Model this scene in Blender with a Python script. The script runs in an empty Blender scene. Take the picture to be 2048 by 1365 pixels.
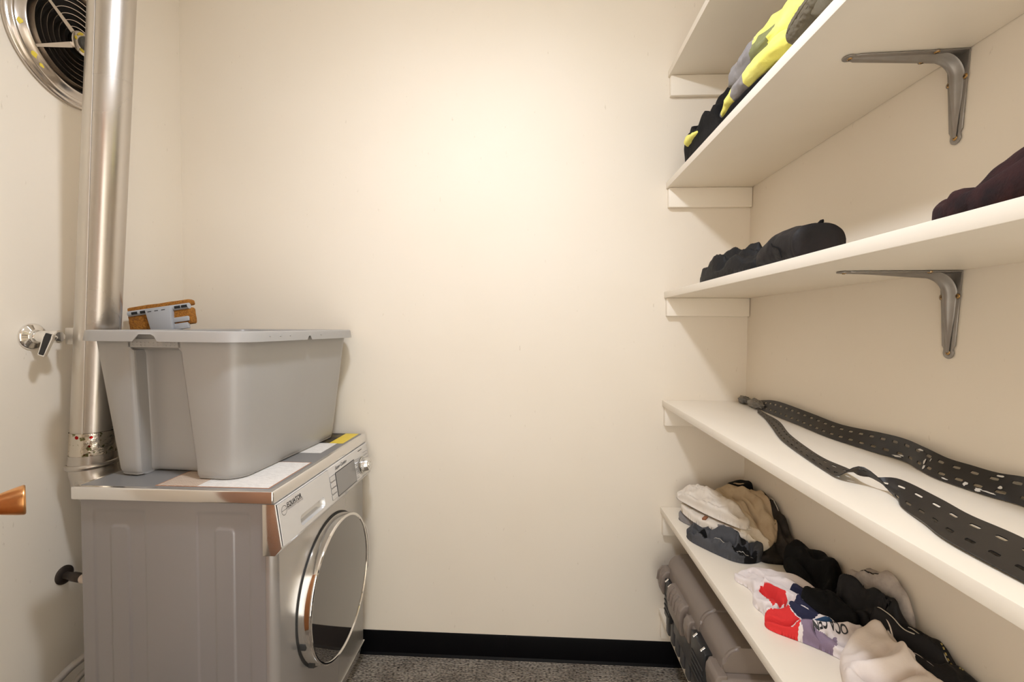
import bpy, bmesh, math, random
import numpy as np
from mathutils import Matrix, Vector

# ------------------------------------------------------------------ camera, light, exposure
scene = bpy.context.scene
C = scene.collection
cam_d = bpy.data.cameras.new('camera')
cam_d.sensor_width = 36.0
cam_d.sensor_fit = 'HORIZONTAL'
cam_d.lens = 36.0 * 910 / 2048
cam_d.clip_start = 0.02
cam = bpy.data.objects.new('camera', cam_d)
C.objects.link(cam)
CAMROT = Matrix(((0.998755, -0.008716, 0.049116), (0.049366, 0.031265, -0.998291), (0.007165, 0.999473, 0.031657)))
cam.matrix_world = Matrix.Translation((0, 0, 1.30)) @ CAMROT.to_4x4()
scene.camera = cam
scene.cycles.diffuse_bounces = 8
scene.cycles.max_bounces = 14
world = bpy.data.worlds.new('world')
scene.world = world
world.use_nodes = True
world.node_tree.nodes['Background'].inputs[0].default_value = (1.0, 0.945, 0.855, 1)
world.node_tree.nodes['Background'].inputs[1].default_value = 3.4
vs = scene.view_settings
vs.view_transform = 'Standard'
vs.look = 'None'
vs.gamma = 1.0
vs.exposure = 0.06
vs.use_curve_mapping = False
LAMP_POS = (-0.21, 0.70, 2.43)
LAMP_STRENGTH = 285.0
LAMP_COLOR = (0.94, 1.0, 1.12)

# room: X left-right, Y into the picture, Z up
XL, XR, YB, YF, ZC = -1.39, 0.794, 1.74, -0.60, 2.62
PI = math.pi
rng = np.random.default_rng(7)
random.seed(7)

# ------------------------------------------------------------------ materials
def nodes_of(m):
    return m.node_tree.nodes, m.node_tree.links

def mat(name, col, rough=0.5, metal=0.0, spec=0.5, bump=None, var=None, sheen=0.0, coat=0.0, emit=None, aniso=0.0):
    """principled; bump=(scale, strength, distance); var=(scale, amount, second colour)"""
    m = bpy.data.materials.new(name)
    m.use_nodes = True
    n, l = nodes_of(m)
    b = n['Principled BSDF']
    b.inputs['Base Color'].default_value = (*col, 1)
    b.inputs['Roughness'].default_value = rough
    b.inputs['Metallic'].default_value = metal
    b.inputs['Specular IOR Level'].default_value = spec
    b.inputs['Sheen Weight'].default_value = sheen
    b.inputs['Coat Weight'].default_value = coat
    b.inputs['Anisotropic'].default_value = aniso
    tc = n.new('ShaderNodeTexCoord')
    if var:
        nz = n.new('ShaderNodeTexNoise')
        nz.inputs['Scale'].default_value = var[0]
        nz.inputs['Detail'].default_value = 5
        l.new(tc.outputs['Object'], nz.inputs['Vector'])
        rp = n.new('ShaderNodeValToRGB')
        rp.color_ramp.elements[0].position = 0.5 - 0.5 * (1 - var[1])
        rp.color_ramp.elements[1].position = 0.5 + 0.25
        rp.color_ramp.elements[0].color = (*col, 1)
        rp.color_ramp.elements[1].color = (*var[2], 1)
        l.new(nz.outputs['Fac'], rp.inputs['Fac'])
        l.new(rp.outputs['Color'], b.inputs['Base Color'])
    if bump:
        nb = n.new('ShaderNodeTexNoise')
        nb.inputs['Scale'].default_value = bump[0]
        nb.inputs['Detail'].default_value = 4
        l.new(tc.outputs['Object'], nb.inputs['Vector'])
        bp = n.new('ShaderNodeBump')
        bp.inputs['Strength'].default_value = bump[1]
        bp.inputs['Distance'].default_value = bump[2]
        l.new(nb.outputs['Fac'], bp.inputs['Height'])
        l.new(bp.outputs['Normal'], b.inputs['Normal'])
    if emit:
        b.inputs['Emission Color'].default_value = (*emit[0], 1)
        b.inputs['Emission Strength'].default_value = emit[1]
    return m

def s2l(r, g, b):
    f = lambda c: c / 12.92 if c <= 0.04045 else ((c + 0.055) / 1.055) ** 2.4
    return (f(r / 255), f(g / 255), f(b / 255))

def wall_mat(name, col, rough):
    """gloss paint with roller relief, small scuffs and specks"""
    m = mat(name, col, rough, spec=0.3, bump=(9.0, 0.10, 0.01))
    n, l = nodes_of(m)
    b = n['Principled BSDF']
    tc = n.new('ShaderNodeTexCoord')
    mp = n.new('ShaderNodeMapping')
    mp.inputs['Scale'].default_value = (14, 14, 5)
    l.new(tc.outputs['Object'], mp.inputs['Vector'])
    nz = n.new('ShaderNodeTexNoise')
    nz.inputs['Scale'].default_value = 6
    nz.inputs['Detail'].default_value = 6
    l.new(mp.outputs['Vector'], nz.inputs['Vector'])
    rp = n.new('ShaderNodeValToRGB')            # dark specks
    rp.color_ramp.elements[0].position = 0.70
    rp.color_ramp.elements[1].position = 0.76
    rp.color_ramp.elements[0].color = (0, 0, 0, 1)
    rp.color_ramp.elements[1].color = (1, 1, 1, 1)
    l.new(nz.outputs['Fac'], rp.inputs['Fac'])
    n2 = n.new('ShaderNodeTexNoise')            # slow tone drift
    n2.inputs['Scale'].default_value = 2.2
    n2.inputs['Detail'].default_value = 3
    l.new(tc.outputs['Object'], n2.inputs['Vector'])
    mx = n.new('ShaderNodeMixRGB')
    mx.inputs[1].default_value = (*col, 1)
    mx.inputs[2].default_value = (col[0] * 0.94, col[1] * 0.92, col[2] * 0.88, 1)
    l.new(n2.outputs['Fac'], mx.inputs[0])
    mx2 = n.new('ShaderNodeMixRGB')
    mx2.inputs[2].default_value = (col[0] * 0.55, col[1] * 0.5, col[2] * 0.42, 1)
    l.new(mx.outputs[0], mx2.inputs[1])
    ml = n.new('ShaderNodeMath'); ml.operation = 'MULTIPLY'; ml.inputs[1].default_value = 0.35
    l.new(rp.outputs['Color'], ml.inputs[0])
    l.new(ml.outputs[0], mx2.inputs[0])
    l.new(mx2.outputs[0], b.inputs['Base Color'])
    return m

WALL = (0.80, 0.74, 0.645)
M = {}
M['wall'] = wall_mat('wall_paint', WALL, 0.62)
M['shelf'] = mat('shelf_paint', (0.84, 0.78, 0.675), 0.42, bump=(60, 0.06, 0.004), var=(7, 0.2, (0.81, 0.745, 0.635)))
M['ceiling'] = mat('ceiling_paint', (0.86, 0.84, 0.80), 0.7)
M['black_vinyl'] = mat('black_vinyl', (0.0018, 0.0018, 0.0026), 0.4, spec=0.12)
M['washer'] = mat('washer_silver_paint', (0.305, 0.292, 0.292), 0.33, metal=0.3, bump=(900, 0.02, 0.0005))
M['washer_front'] = mat('washer_front_silver', (0.50, 0.485, 0.47), 0.24, metal=0.6)
M['washer_lid'] = mat('washer_lid_top', (0.255, 0.25, 0.245), 0.42, metal=0.25, bump=(700, 0.08, 0.0006))
M['lid_edge'] = mat('lid_edge_plastic', (0.80, 0.79, 0.78), 0.14, metal=0.93)
M['panel'] = mat('panel_silver', (0.70, 0.70, 0.70), 0.26, metal=0.35)
M['gap'] = mat('dark_gap', (0.02, 0.02, 0.02), 0.7)
M['chrome'] = mat('chrome', (0.86, 0.85, 0.83), 0.07, metal=1.0)
M['satin_chrome'] = mat('satin_chrome', (0.72, 0.72, 0.71), 0.22, metal=1.0)
M['door_glass'] = mat('smoked_door_glass', (0.035, 0.030, 0.028), 0.03, spec=1.0, coat=1.0)
M['display'] = mat('display_grey', (0.27, 0.265, 0.26), 0.12)
M['ink'] = mat('black_ink', (0.02, 0.02, 0.022), 0.5)
M['grey_ink'] = mat('grey_ink', (0.22, 0.22, 0.22), 0.5)
M['bin'] = mat('grey_bin_plastic', (0.37, 0.365, 0.355), 0.32, bump=(350, 0.05, 0.0008), var=(5, 0.2, (0.345, 0.335, 0.32)))
M['sponge'] = mat('orange_sponge', (0.56, 0.24, 0.03), 0.95, bump=(260, 0.9, 0.004), var=(160, 0.3, (0.20, 0.07, 0.01)))
M['mop_grey'] = mat('mop_grey_plastic', (0.43, 0.445, 0.47), 0.4)
M['dark_hole'] = mat('dark_hole', (0.015, 0.015, 0.015), 0.8)
M['steel_handle'] = mat('mop_handle_enamel', (0.55, 0.56, 0.58), 0.35)
M['steel'] = mat('bracket_steel', (0.30, 0.28, 0.255), 0.42, metal=0.55, bump=(300, 0.05, 0.0006), var=(40, 0.3, (0.25, 0.225, 0.20)))
M['brass'] = mat('brass_screw', (0.50, 0.30, 0.11), 0.35, metal=0.9)
M['copper_knob'] = mat('copper_knob', (0.80, 0.43, 0.17), 0.28, metal=0.85, var=(60, 0.3, (0.62, 0.30, 0.11)))
M['bronze'] = mat('tarnished_pipe', (0.10, 0.075, 0.055), 0.45, metal=0.7, var=(30, 0.3, (0.05, 0.04, 0.035)))
M['hose'] = mat('braided_hose', (0.30, 0.28, 0.26), 0.45, metal=0.5, bump=(500, 0.4, 0.001))
M['tape_white'] = mat('thread_tape', (0.62, 0.52, 0.44), 0.7)
M['strap'] = mat('black_strap', (0.012, 0.0115, 0.0115), 0.36, spec=0.4, bump=(500, 0.1, 0.0005), var=(28, 0.2, (0.019, 0.016, 0.015)))
M['toolbox'] = mat('taupe_plastic', (0.205, 0.165, 0.138), 0.42, bump=(420, 0.08, 0.0008), var=(6, 0.2, (0.185, 0.15, 0.125)))
M['toolbox_dark'] = mat('toolbox_body_plastic', (0.060, 0.058, 0.058), 0.45, bump=(420, 0.08, 0.0008))
M['toolbox_black'] = mat('toolbox_black_plastic', (0.018, 0.018, 0.019), 0.4)
M['yellow_print'] = mat('yellow_print', (0.75, 0.52, 0.03), 0.5)
M['wood'] = mat('orange_wood_door', (0.52, 0.215, 0.075), 0.4, coat=0.2, var=(6, 0.2, (0.44, 0.17, 0.055)))
M['fan_metal'] = mat('fan_metal', (0.62, 0.575, 0.53), 0.2, metal=1.0, var=(18, 0.3, (0.52, 0.47, 0.42)))
M['fan_dark'] = mat('fan_dark_inside', (0.012, 0.010, 0.009), 0.6)
M['yellow_paint'] = mat('yellow_paint_chip', (0.70, 0.55, 0.05), 0.6)
M['fan_hub'] = mat('fan_hub_grey', (0.09, 0.09, 0.085), 0.5, metal=0.3)

def duct_mat():
    m = mat('galvanised_duct', (0.56, 0.525, 0.485), 0.23, metal=1.0, aniso=0.5)
    n, l = nodes_of(m)
    b = n['Principled BSDF']
    tc = n.new('ShaderNodeTexCoord')
    mp = n.new('ShaderNodeMapping'); mp.inputs['Scale'].default_value = (4, 4, 260)
    l.new(tc.outputs['Object'], mp.inputs['Vector'])
    nz = n.new('ShaderNodeTexNoise'); nz.inputs['Scale'].default_value = 2; nz.inputs['Detail'].default_value = 3
    l.new(mp.outputs['Vector'], nz.inputs['Vector'])
    bp = n.new('ShaderNodeBump'); bp.inputs['Strength'].default_value = 0.06; bp.inputs['Distance'].default_value = 0.001
    l.new(nz.outputs['Fac'], bp.inputs['Height'])
    l.new(bp.outputs['Normal'], b.inputs['Normal'])
    n2 = n.new('ShaderNodeTexNoise'); n2.inputs['Scale'].default_value = 5
    l.new(tc.outputs['Object'], n2.inputs['Vector'])
    mr = n.new('ShaderNodeMapRange'); mr.inputs[3].default_value = 0.18; mr.inputs[4].default_value = 0.34
    l.new(n2.outputs['Fac'], mr.inputs[0])
    l.new(mr.outputs[0], b.inputs['Roughness'])
    return m
M['duct'] = duct_mat()
M['duct_dull'] = mat('dull_duct_seam', (0.62, 0.58, 0.52), 0.42, metal=0.85)

def foil_tape_mat():
    m = mat('floral_foil_tape', (0.66, 0.61, 0.53), 0.12, metal=1.0, bump=(60, 0.5, 0.004))
    n, l = nodes_of(m)
    b = n['Principled BSDF']
    tc = n.new('ShaderNodeTexCoord')
    vo = n.new('ShaderNodeTexVoronoi'); vo.inputs['Scale'].default_value = 42
    l.new(tc.outputs['Object'], vo.inputs['Vector'])
    rp = n.new('ShaderNodeValToRGB')
    e = rp.color_ramp.elements
    e[0].position = 0.0; e[0].color = (0.35, 0.012, 0.012, 1)
    e[1].position = 0.20; e[1].color = (0.35, 0.012, 0.012, 1)
    x = rp.color_ramp.elements.new(0.24); x.color = (0.66, 0.61, 0.53, 1)
    l.new(vo.outputs['Distance'], rp.inputs['Fac'])
    nz = n.new('ShaderNodeTexNoise'); nz.inputs['Scale'].default_value = 55
    l.new(tc.outputs['Object'], nz.inputs['Vector'])
    r2 = n.new('ShaderNodeValToRGB')
    r2.color_ramp.elements[0].position = 0.60; r2.color_ramp.elements[0].color = (1, 1, 1, 1)
    r2.color_ramp.elements[1].position = 0.64; r2.color_ramp.elements[1].color = (0.25, 0.27, 0.14, 1)
    l.new(nz.outputs['Fac'], r2.inputs['Fac'])
    mx = n.new('ShaderNodeMixRGB'); mx.blend_type = 'MULTIPLY'; mx.inputs[0].default_value = 1
    l.new(rp.outputs['Color'], mx.inputs[1]); l.new(r2.outputs['Color'], mx.inputs[2])
    l.new(mx.outputs[0], b.inputs['Base Color'])
    return m
M['foil_tape'] = foil_tape_mat()

def carpet_mat():
    m = mat('loop_carpet', (0.30, 0.26, 0.22), 0.95, spec=0.1)
    n, l = nodes_of(m)
    b = n['Principled BSDF']
    tc = n.new('ShaderNodeTexCoord')
    geo = n.new('ShaderNodeNewGeometry')
    mp = n.new('ShaderNodeMapping'); mp.inputs['Scale'].default_value = (30, 64, 1)
    l.new(geo.outputs['Position'], mp.inputs['Vector'])
    nz = n.new('ShaderNodeTexNoise'); nz.inputs['Scale'].default_value = 3.2; nz.inputs['Detail'].default_value = 4
    l.new(mp.outputs['Vector'], nz.inputs['Vector'])
    wv = n.new('ShaderNodeTexWave'); wv.bands_direction = 'Y'; wv.inputs['Scale'].default_value = 44
    wv.inputs['Distortion'].default_value = 0.6; wv.inputs['Detail'].default_value = 2; wv.inputs['Detail Scale'].default_value = 6
    l.new(geo.outputs['Position'], wv.inputs['Vector'])
    rp = n.new('ShaderNodeValToRGB')
    e = rp.color_ramp.elements
    e[0].position = 0.33; e[0].color = (0.06, 0.05, 0.043, 1)
    e[1].position = 0.58; e[1].color = (0.58, 0.51, 0.43, 1)
    l.new(nz.outputs['Fac'], rp.inputs['Fac'])
    big = n.new('ShaderNodeTexNoise'); big.inputs['Scale'].default_value = 9; big.inputs['Detail'].default_value = 4
    l.new(geo.outputs['Position'], big.inputs['Vector'])
    r3 = n.new('ShaderNodeValToRGB')
    r3.color_ramp.elements[0].position = 0.35; r3.color_ramp.elements[0].color = (0.55, 0.53, 0.52, 1)
    r3.color_ramp.elements[1].position = 0.6; r3.color_ramp.elements[1].color = (1, 1, 1, 1)
    l.new(big.outputs['Fac'], r3.inputs['Fac'])
    mx = n.new('ShaderNodeMixRGB'); mx.blend_type = 'MULTIPLY'; mx.inputs[0].default_value = 0.8
    l.new(rp.outputs['Color'], mx.inputs[1]); l.new(r3.outputs['Color'], mx.inputs[2])
    r4 = n.new('ShaderNodeValToRGB')
    r4.color_ramp.elements[0].position = 0.1; r4.color_ramp.elements[0].color = (0.25, 0.24, 0.23, 1)
    r4.color_ramp.elements[1].position = 0.5; r4.color_ramp.elements[1].color = (1, 1, 1, 1)
    l.new(wv.outputs['Fac'], r4.inputs['Fac'])
    m2 = n.new('ShaderNodeMixRGB'); m2.blend_type = 'MULTIPLY'; m2.inputs[0].default_value = 1
    l.new(mx.outputs[0], m2.inputs[1]); l.new(r4.outputs['Color'], m2.inputs[2])
    l.new(m2.outputs[0], b.inputs['Base Color'])
    bp = n.new('ShaderNodeBump'); bp.inputs['Strength'].default_value = 0.8; bp.inputs['Distance'].default_value = 0.004
    l.new(wv.outputs['Fac'], bp.inputs['Height'])
    l.new(bp.outputs['Normal'], b.inputs['Normal'])
    return m
M['carpet'] = carpet_mat()

def cloth_mat(name, col, col2=None, weave=900, wstr=0.25, rough=0.92, sheen=0.0, patch=9, crease=0.35):
    m = mat(name, col, rough, spec=0.25, sheen=sheen)
    n, l = nodes_of(m)
    b = n['Principled BSDF']
    tc = n.new('ShaderNodeTexCoord')
    a = n.new('ShaderNodeTexNoise'); a.inputs['Scale'].default_value = weave; a.inputs['Detail'].default_value = 2
    l.new(tc.outputs['Object'], a.inputs['Vector'])
    c = n.new('ShaderNodeTexNoise'); c.inputs['Scale'].default_value = 38; c.inputs['Detail'].default_value = 3
    c.inputs['Distortion'].default_value = 1.0
    l.new(tc.outputs['Object'], c.inputs['Vector'])
    bp = n.new('ShaderNodeBump'); bp.inputs['Strength'].default_value = wstr; bp.inputs['Distance'].default_value = 0.0008
    l.new(a.outputs['Fac'], bp.inputs['Height'])
    b2 = n.new('ShaderNodeBump'); b2.inputs['Strength'].default_value = crease; b2.inputs['Distance'].default_value = 0.006
    l.new(c.outputs['Fac'], b2.inputs['Height'])
    l.new(bp.outputs['Normal'], b2.inputs['Normal'])
    l.new(b2.outputs['Normal'], b.inputs['Normal'])
    if col2:
        p = n.new('ShaderNodeTexNoise'); p.inputs['Scale'].default_value = patch; p.inputs['Detail'].default_value = 5
        l.new(tc.outputs['Object'], p.inputs['Vector'])
        rp = n.new('ShaderNodeValToRGB')
        rp.color_ramp.elements[0].position = 0.42; rp.color_ramp.elements[0].color = (*col, 1)
        rp.color_ramp.elements[1].position = 0.66; rp.color_ramp.elements[1].color = (*col2, 1)
        l.new(p.outputs['Fac'], rp.inputs['Fac'])
        l.new(rp.outputs['Color'], b.inputs['Base Color'])
    return m
M['c_black'] = cloth_mat('black_cloth', (0.0035, 0.0032, 0.0034), (0.006, 0.0055, 0.0055))
M['c_blacksheen'] = cloth_mat('black_nylon', (0.007, 0.0065, 0.007), (0.011, 0.010, 0.011), rough=0.62)
M['c_navyblack'] = cloth_mat('dark_polyester', (0.013, 0.011, 0.011), (0.020, 0.015, 0.015), rough=0.6)
M['c_maroon'] = cloth_mat('maroon_fleece', (0.030, 0.010, 0.010), (0.012, 0.006, 0.007), weave=260, wstr=0.9, patch=40)
M['c_cream'] = cloth_mat('cream_cotton', (0.72, 0.66, 0.58), (0.66, 0.585, 0.49))
M['c_tan'] = cloth_mat('tan_cotton', (0.50, 0.395, 0.265), (0.45, 0.34, 0.22))
M['c_hem'] = cloth_mat('pale_cotton_hem', (0.70, 0.62, 0.50))
M['c_grey'] = cloth_mat('charcoal_denim', (0.075, 0.076, 0.082), (0.052, 0.053, 0.058))
M['c_lgrey'] = cloth_mat('grey_cotton', (0.22, 0.205, 0.20))
M['c_brown'] = cloth_mat('worn_brown_coat', (0.018, 0.014, 0.011), (0.055, 0.045, 0.038), patch=16, rough=0.7)
M['c_white'] = cloth_mat('white_jersey_cloth', (0.74, 0.68, 0.67))
M['c_offwhite'] = cloth_mat('offwhite_cloth', (0.74, 0.67, 0.63), (0.70, 0.62, 0.55), crease=0.2)
M['c_red'] = cloth_mat('red_print', (0.64, 0.035, 0.035))
M['c_navy'] = cloth_mat('navy_print', (0.022, 0.024, 0.055))
M['c_blue'] = cloth_mat('blue_print', (0.028, 0.075, 0.16))
M['c_purple'] = cloth_mat('purple_print', (0.22, 0.165, 0.235), (0.32, 0.25, 0.32))
M['c_yellow'] = cloth_mat('hi_vis_yellow', (0.84, 0.79, 0.17), (0.85, 0.81, 0.26))
M['c_band'] = cloth_mat('reflective_grey_band', (0.26, 0.245, 0.245), rough=0.5)
M['c_olive'] = cloth_mat('olive_band', (0.22, 0.225, 0.10))
M['c_knit'] = cloth_mat('olive_grey_knit', (0.145, 0.125, 0.085), (0.12, 0.10, 0.07), weave=300, wstr=0.8)
M['c_pale'] = cloth_mat('pale_lining', (0.42, 0.37, 0.33), (0.27, 0.24, 0.22), weave=250, wstr=0.6, patch=30)
M['thread_yellow'] = mat('yellow_thread', (0.42, 0.32, 0.10), 0.8)
M['thread_pale'] = mat('pale_thread', (0.45, 0.42, 0.36), 0.8)
M['zip'] = mat('zip_metal', (0.5, 0.49, 0.47), 0.3, metal=0.9)
M['leather_tag'] = mat('brown_tag', (0.25, 0.10, 0.045), 0.7)

def label_mat(name, base, ink, sx, sy, thr=0.5):
    """printed text lines too fine to read: rows of broken dark dashes"""
    m = mat(name, base, 0.45)
    n, l = nodes_of(m)
    b = n['Principled BSDF']
    geo = n.new('ShaderNodeNewGeometry')
    mp = n.new('ShaderNodeMapping'); mp.inputs['Scale'].default_value = (sx, sy, 1)
    l.new(geo.outputs['Position'], mp.inputs['Vector'])
    br = n.new('ShaderNodeTexBrick')
    br.inputs['Color1'].default_value = (*ink, 1); br.inputs['Color2'].default_value = (*base, 1)
    br.inputs['Mortar'].default_value = (*base, 1)
    br.inputs['Scale'].default_value = 1.0; br.inputs['Mortar Size'].default_value = 0.13
    br.inputs['Bias'].default_value = thr
    br.inputs['Brick Width'].default_value = 0.9; br.inputs['Row Height'].default_value = 0.36
    l.new(mp.outputs['Vector'], br.inputs['Vector'])
    l.new(br.outputs['Color'], b.inputs['Base Color'])
    return m
M['label_white'] = label_mat('white_label', (0.80, 0.78, 0.74), (0.33, 0.31, 0.29), 60, 130, 0.0)
M['label_brown'] = label_mat('tan_label', (0.62, 0.50, 0.39), (0.20, 0.11, 0.07), 45, 110, -0.3)
M['label_yellow'] = label_mat('yellow_label', (0.78, 0.58, 0.05), (0.45, 0.33, 0.03), 50, 100, 0.3)
M['label_black'] = label_mat('black_label', (0.02, 0.017, 0.015), (0.45, 0.32, 0.05), 14, 40, 0.3)
M['label_edge'] = mat('label_orange_edge', (0.45, 0.20, 0.09), 0.5)

# ------------------------------------------------------------------ helpers
def link(o, parent=None):
    C.objects.link(o)
    if parent is not None:
        o.parent = parent
    return o

def thing_loc(o):
    while o.parent is not None:
        o = o.parent
    return Vector(o.location)

def obj(name, bm, m, parent=None, smooth=None, origin=None):
    """link a bmesh whose coordinates are WORLD coordinates as one mesh object"""
    me = bpy.data.meshes.new(name)
    if parent is not None:
        off = thing_loc(parent)
    else:
        off = Vector(origin) if origin is not None else Vector((0, 0, 0))
    bmesh.ops.recalc_face_normals(bm, faces=bm.faces[:])
    bmesh.ops.translate(bm, verts=bm.verts[:], vec=-off)
    bm.to_mesh(me)
    bm.free()
    o = bpy.data.objects.new(name, me)
    if parent is None:
        o.location = off
    ms = m if isinstance(m, (list, tuple)) else [m]
    for k in ms:
        me.materials.append(M[k] if isinstance(k, str) else k)
    if smooth is not None:
        me.polygons.foreach_set('use_smooth', [True] * len(me.polygons))
        if smooth < 180:
            me.set_sharp_from_angle(angle=math.radians(smooth))
    return link(o, parent)

def tag(o, label=None, cat=None, group=None, kind=None):
    if label: o['label'] = label
    if cat: o['category'] = cat
    if group: o['group'] = group
    if kind: o['kind'] = kind
    return o

def thing(name, loc, label, cat, group=None):
    o = bpy.data.objects.new(name, None)
    o.empty_display_size = 0.05
    o.location = loc
    C.objects.link(o)
    return tag(o, label, cat, group)

def bmnew():
    return bmesh.new()

def box(bm, lo, hi, bevel=0.0, seg=2):
    r = bmesh.ops.create_cube(bm, size=1.0)
    vs_ = r['verts']
    for v in vs_:
        v.co = Vector([lo[i] + (v.co[i] + 0.5) * (hi[i] - lo[i]) for i in range(3)])
    if bevel > 0:
        es = list({e for v in vs_ for e in v.link_edges})
        bmesh.ops.bevel(bm, geom=es, offset=bevel, segments=seg, profile=0.5, affect='EDGES')
    return bm

def bxo(name, lo, hi, m, parent=None, bevel=0.002, seg=2, origin=None):
    return obj(name, box(bmnew(), lo, hi, bevel, seg), m, parent, 40, origin)

def prism(bm, pts, axis, a, b, bevel=0.0, seg=2):
    """polygon pts (2D) extruded along axis from a to b. axis 'x': pts=(y,z); 'y': pts=(x,z); 'z': pts=(x,y)"""
    def P(p, t):
        return {'x': (t, p[0], p[1]), 'y': (p[0], t, p[1]), 'z': (p[0], p[1], t)}[axis]
    A = [bm.verts.new(P(p, a)) for p in pts]
    B = [bm.verts.new(P(p, b)) for p in pts]
    n = len(pts)
    fs = [bm.faces.new(A), bm.faces.new(B[::-1])]
    for i in range(n):
        fs.append(bm.faces.new((A[i], B[i], B[(i + 1) % n], A[(i + 1) % n])))
    if bevel > 0:
        es = list({e for f in fs for e in f.edges})
        bmesh.ops.bevel(bm, geom=es, offset=bevel, segments=seg, profile=0.5, affect='EDGES', clamp_overlap=True)
    return bm

def frame_of(d):
    d = Vector(d).normalized()
    up = Vector((0, 0, 1)) if abs(d.z) < 0.9 else Vector((0, 1, 0))
    a = d.cross(up).normalized()
    return a, d.cross(a).normalized(), d

def lathe(bm, prof, origin, axis, n=48, closed=False, ang=2 * PI):
    """prof: [(radius, height along axis)]"""
    a, b, d = frame_of(axis)
    o = Vector(origin)
    rings = []
    for r, h in prof:
        if r < 1e-6:
            rings.append([bm.verts.new(o + d * h)])
        else:
            rings.append([bm.verts.new(o + d * h + a * (r * math.cos(ang * k / n)) + b * (r * math.sin(ang * k / n))) for k in range(n)])
    pairs = list(zip(rings, rings[1:]))
    if closed:
        pairs.append((rings[-1], rings[0]))
    for A, B in pairs:
        for k in range(n):
            k2 = (k + 1) % n
            q = [A[k % len(A)], A[k2 % len(A)], B[k2 % len(B)], B[k % len(B)]]
            q2 = []
            for v in q:
                if v not in q2:
                    q2.append(v)
            if len(q2) > 2:
                bm.faces.new(q2)
    return bm

def catmull(pts, n=8, closed=False):
    P = [np.array(p, float) for p in pts]
    out = []
    N = len(P)
    rng_ = range(N) if closed else range(N - 1)
    for i in rng_:
        if closed:
            p0, p1, p2, p3 = P[(i - 1) % N], P[i], P[(i + 1) % N], P[(i + 2) % N]
        else:
            p0 = P[i - 1] if i > 0 else 2 * P[0] - P[1]
            p1, p2 = P[i], P[i + 1]
            p3 = P[i + 2] if i + 2 < N else 2 * P[-1] - P[-2]
        for k in range(n):
            t = k / n
            out.append(0.5 * ((2 * p1) + (-p0 + p2) * t + (2 * p0 - 5 * p1 + 4 * p2 - p3) * t * t + (-p0 + 3 * p1 - 3 * p2 + p3) * t ** 3))
    if not closed:
        out.append(P[-1])
    return out

def tube(bm, pts, rad, n=10, caps=True):
    pts = [Vector(p) for p in pts]
    rads = rad if isinstance(rad, (list, tuple, np.ndarray)) else [rad] * len(pts)
    prev = None
    rings = []
    for i, p in enumerate(pts):
        d = (pts[min(i + 1, len(pts) - 1)] - pts[max(i - 1, 0)]).normalized()
        if prev is None:
            a, b, _ = frame_of(d)
        else:
            a = (prev - d * prev.dot(d)).normalized()
            b = d.cross(a)
        prev = a
        rings.append([bm.verts.new(p + a * (rads[i] * math.cos(2 * PI * k / n)) + b * (rads[i] * math.sin(2 * PI * k / n))) for k in range(n)])
    for A, B in zip(rings, rings[1:]):
        for k in range(n):
            bm.faces.new((A[k], A[(k + 1) % n], B[(k + 1) % n], B[k]))
    if caps:
        bm.faces.new(rings[0][::-1])
        bm.faces.new(rings[-1])
    return bm

def rrect(a, b, r, n=6, cx=0.0, cy=0.0):
    P = []
    for sx, sy, t0 in [(1, 1, 0), (-1, 1, 90), (-1, -1, 180), (1, -1, 270)]:
        for k in range(n + 1):
            t = math.radians(t0 + 90 * k / n)
            P.append((cx + sx * (a - r) + r * math.cos(t), cy + sy * (b - r) + r * math.sin(t)))
    return P

# ---- numpy noise
_perm = np.random.default_rng(3).permutation(512)
_perm = np.concatenate([_perm, _perm, _perm])
_g = np.random.default_rng(4).normal(size=(512, 3))
_g /= np.linalg.norm(_g, axis=1)[:, None]
def perlin(x, y, z):
    x, y, z = np.broadcast_arrays(np.asarray(x, float), np.asarray(y, float), np.asarray(z, float))
    xi, yi, zi = np.floor(x).astype(int), np.floor(y).astype(int), np.floor(z).astype(int)
    xf, yf, zf = x - xi, y - yi, z - zi
    s = lambda t: t * t * t * (t * (t * 6 - 15) + 10)
    u, v, w = s(xf), s(yf), s(zf)
    def gr(i, j, k):
        h = _perm[(_perm[(_perm[(xi + i) & 511] + yi + j) & 511] + zi + k) & 511] & 511
        g = _g[h]
        return g[..., 0] * (xf - i) + g[..., 1] * (yf - j) + g[..., 2] * (zf - k)
    L = lambda a, b, t: a + (b - a) * t
    return L(L(L(gr(0, 0, 0), gr(1, 0, 0), u), L(gr(0, 1, 0), gr(1, 1, 0), u), v),
             L(L(gr(0, 0, 1), gr(1, 0, 1), u), L(gr(0, 1, 1), gr(1, 1, 1), u), v), w)

def ridged(x, y, seed, scale, ang, stretch):
    ca, sa = math.cos(ang), math.sin(ang)
    u, v = (x * ca + y * sa), (-x * sa + y * ca)
    wx = perlin(u * scale * 0.6, v * scale * 0.6, seed + 5.3) * 0.5
    wy = perlin(u * scale * 0.6 + 9, v * scale * 0.6, seed + 8.1) * 0.5
    n = perlin(u * scale / stretch + wx, v * scale + wy, seed)
    return (1 - np.minimum(np.sqrt(n * n + 0.004) * 2.4, 1)) ** 1.3

def chaikin(pts, it=3):
    P = [np.array(p, float) for p in pts]
    for _ in range(it):
        Q = []
        for i in range(len(P)):
            a, b = P[i], P[(i + 1) % len(P)]
            Q += [a * 0.75 + b * 0.25, a * 0.25 + b * 0.75]
        P = Q
    return np.array(P)

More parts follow.
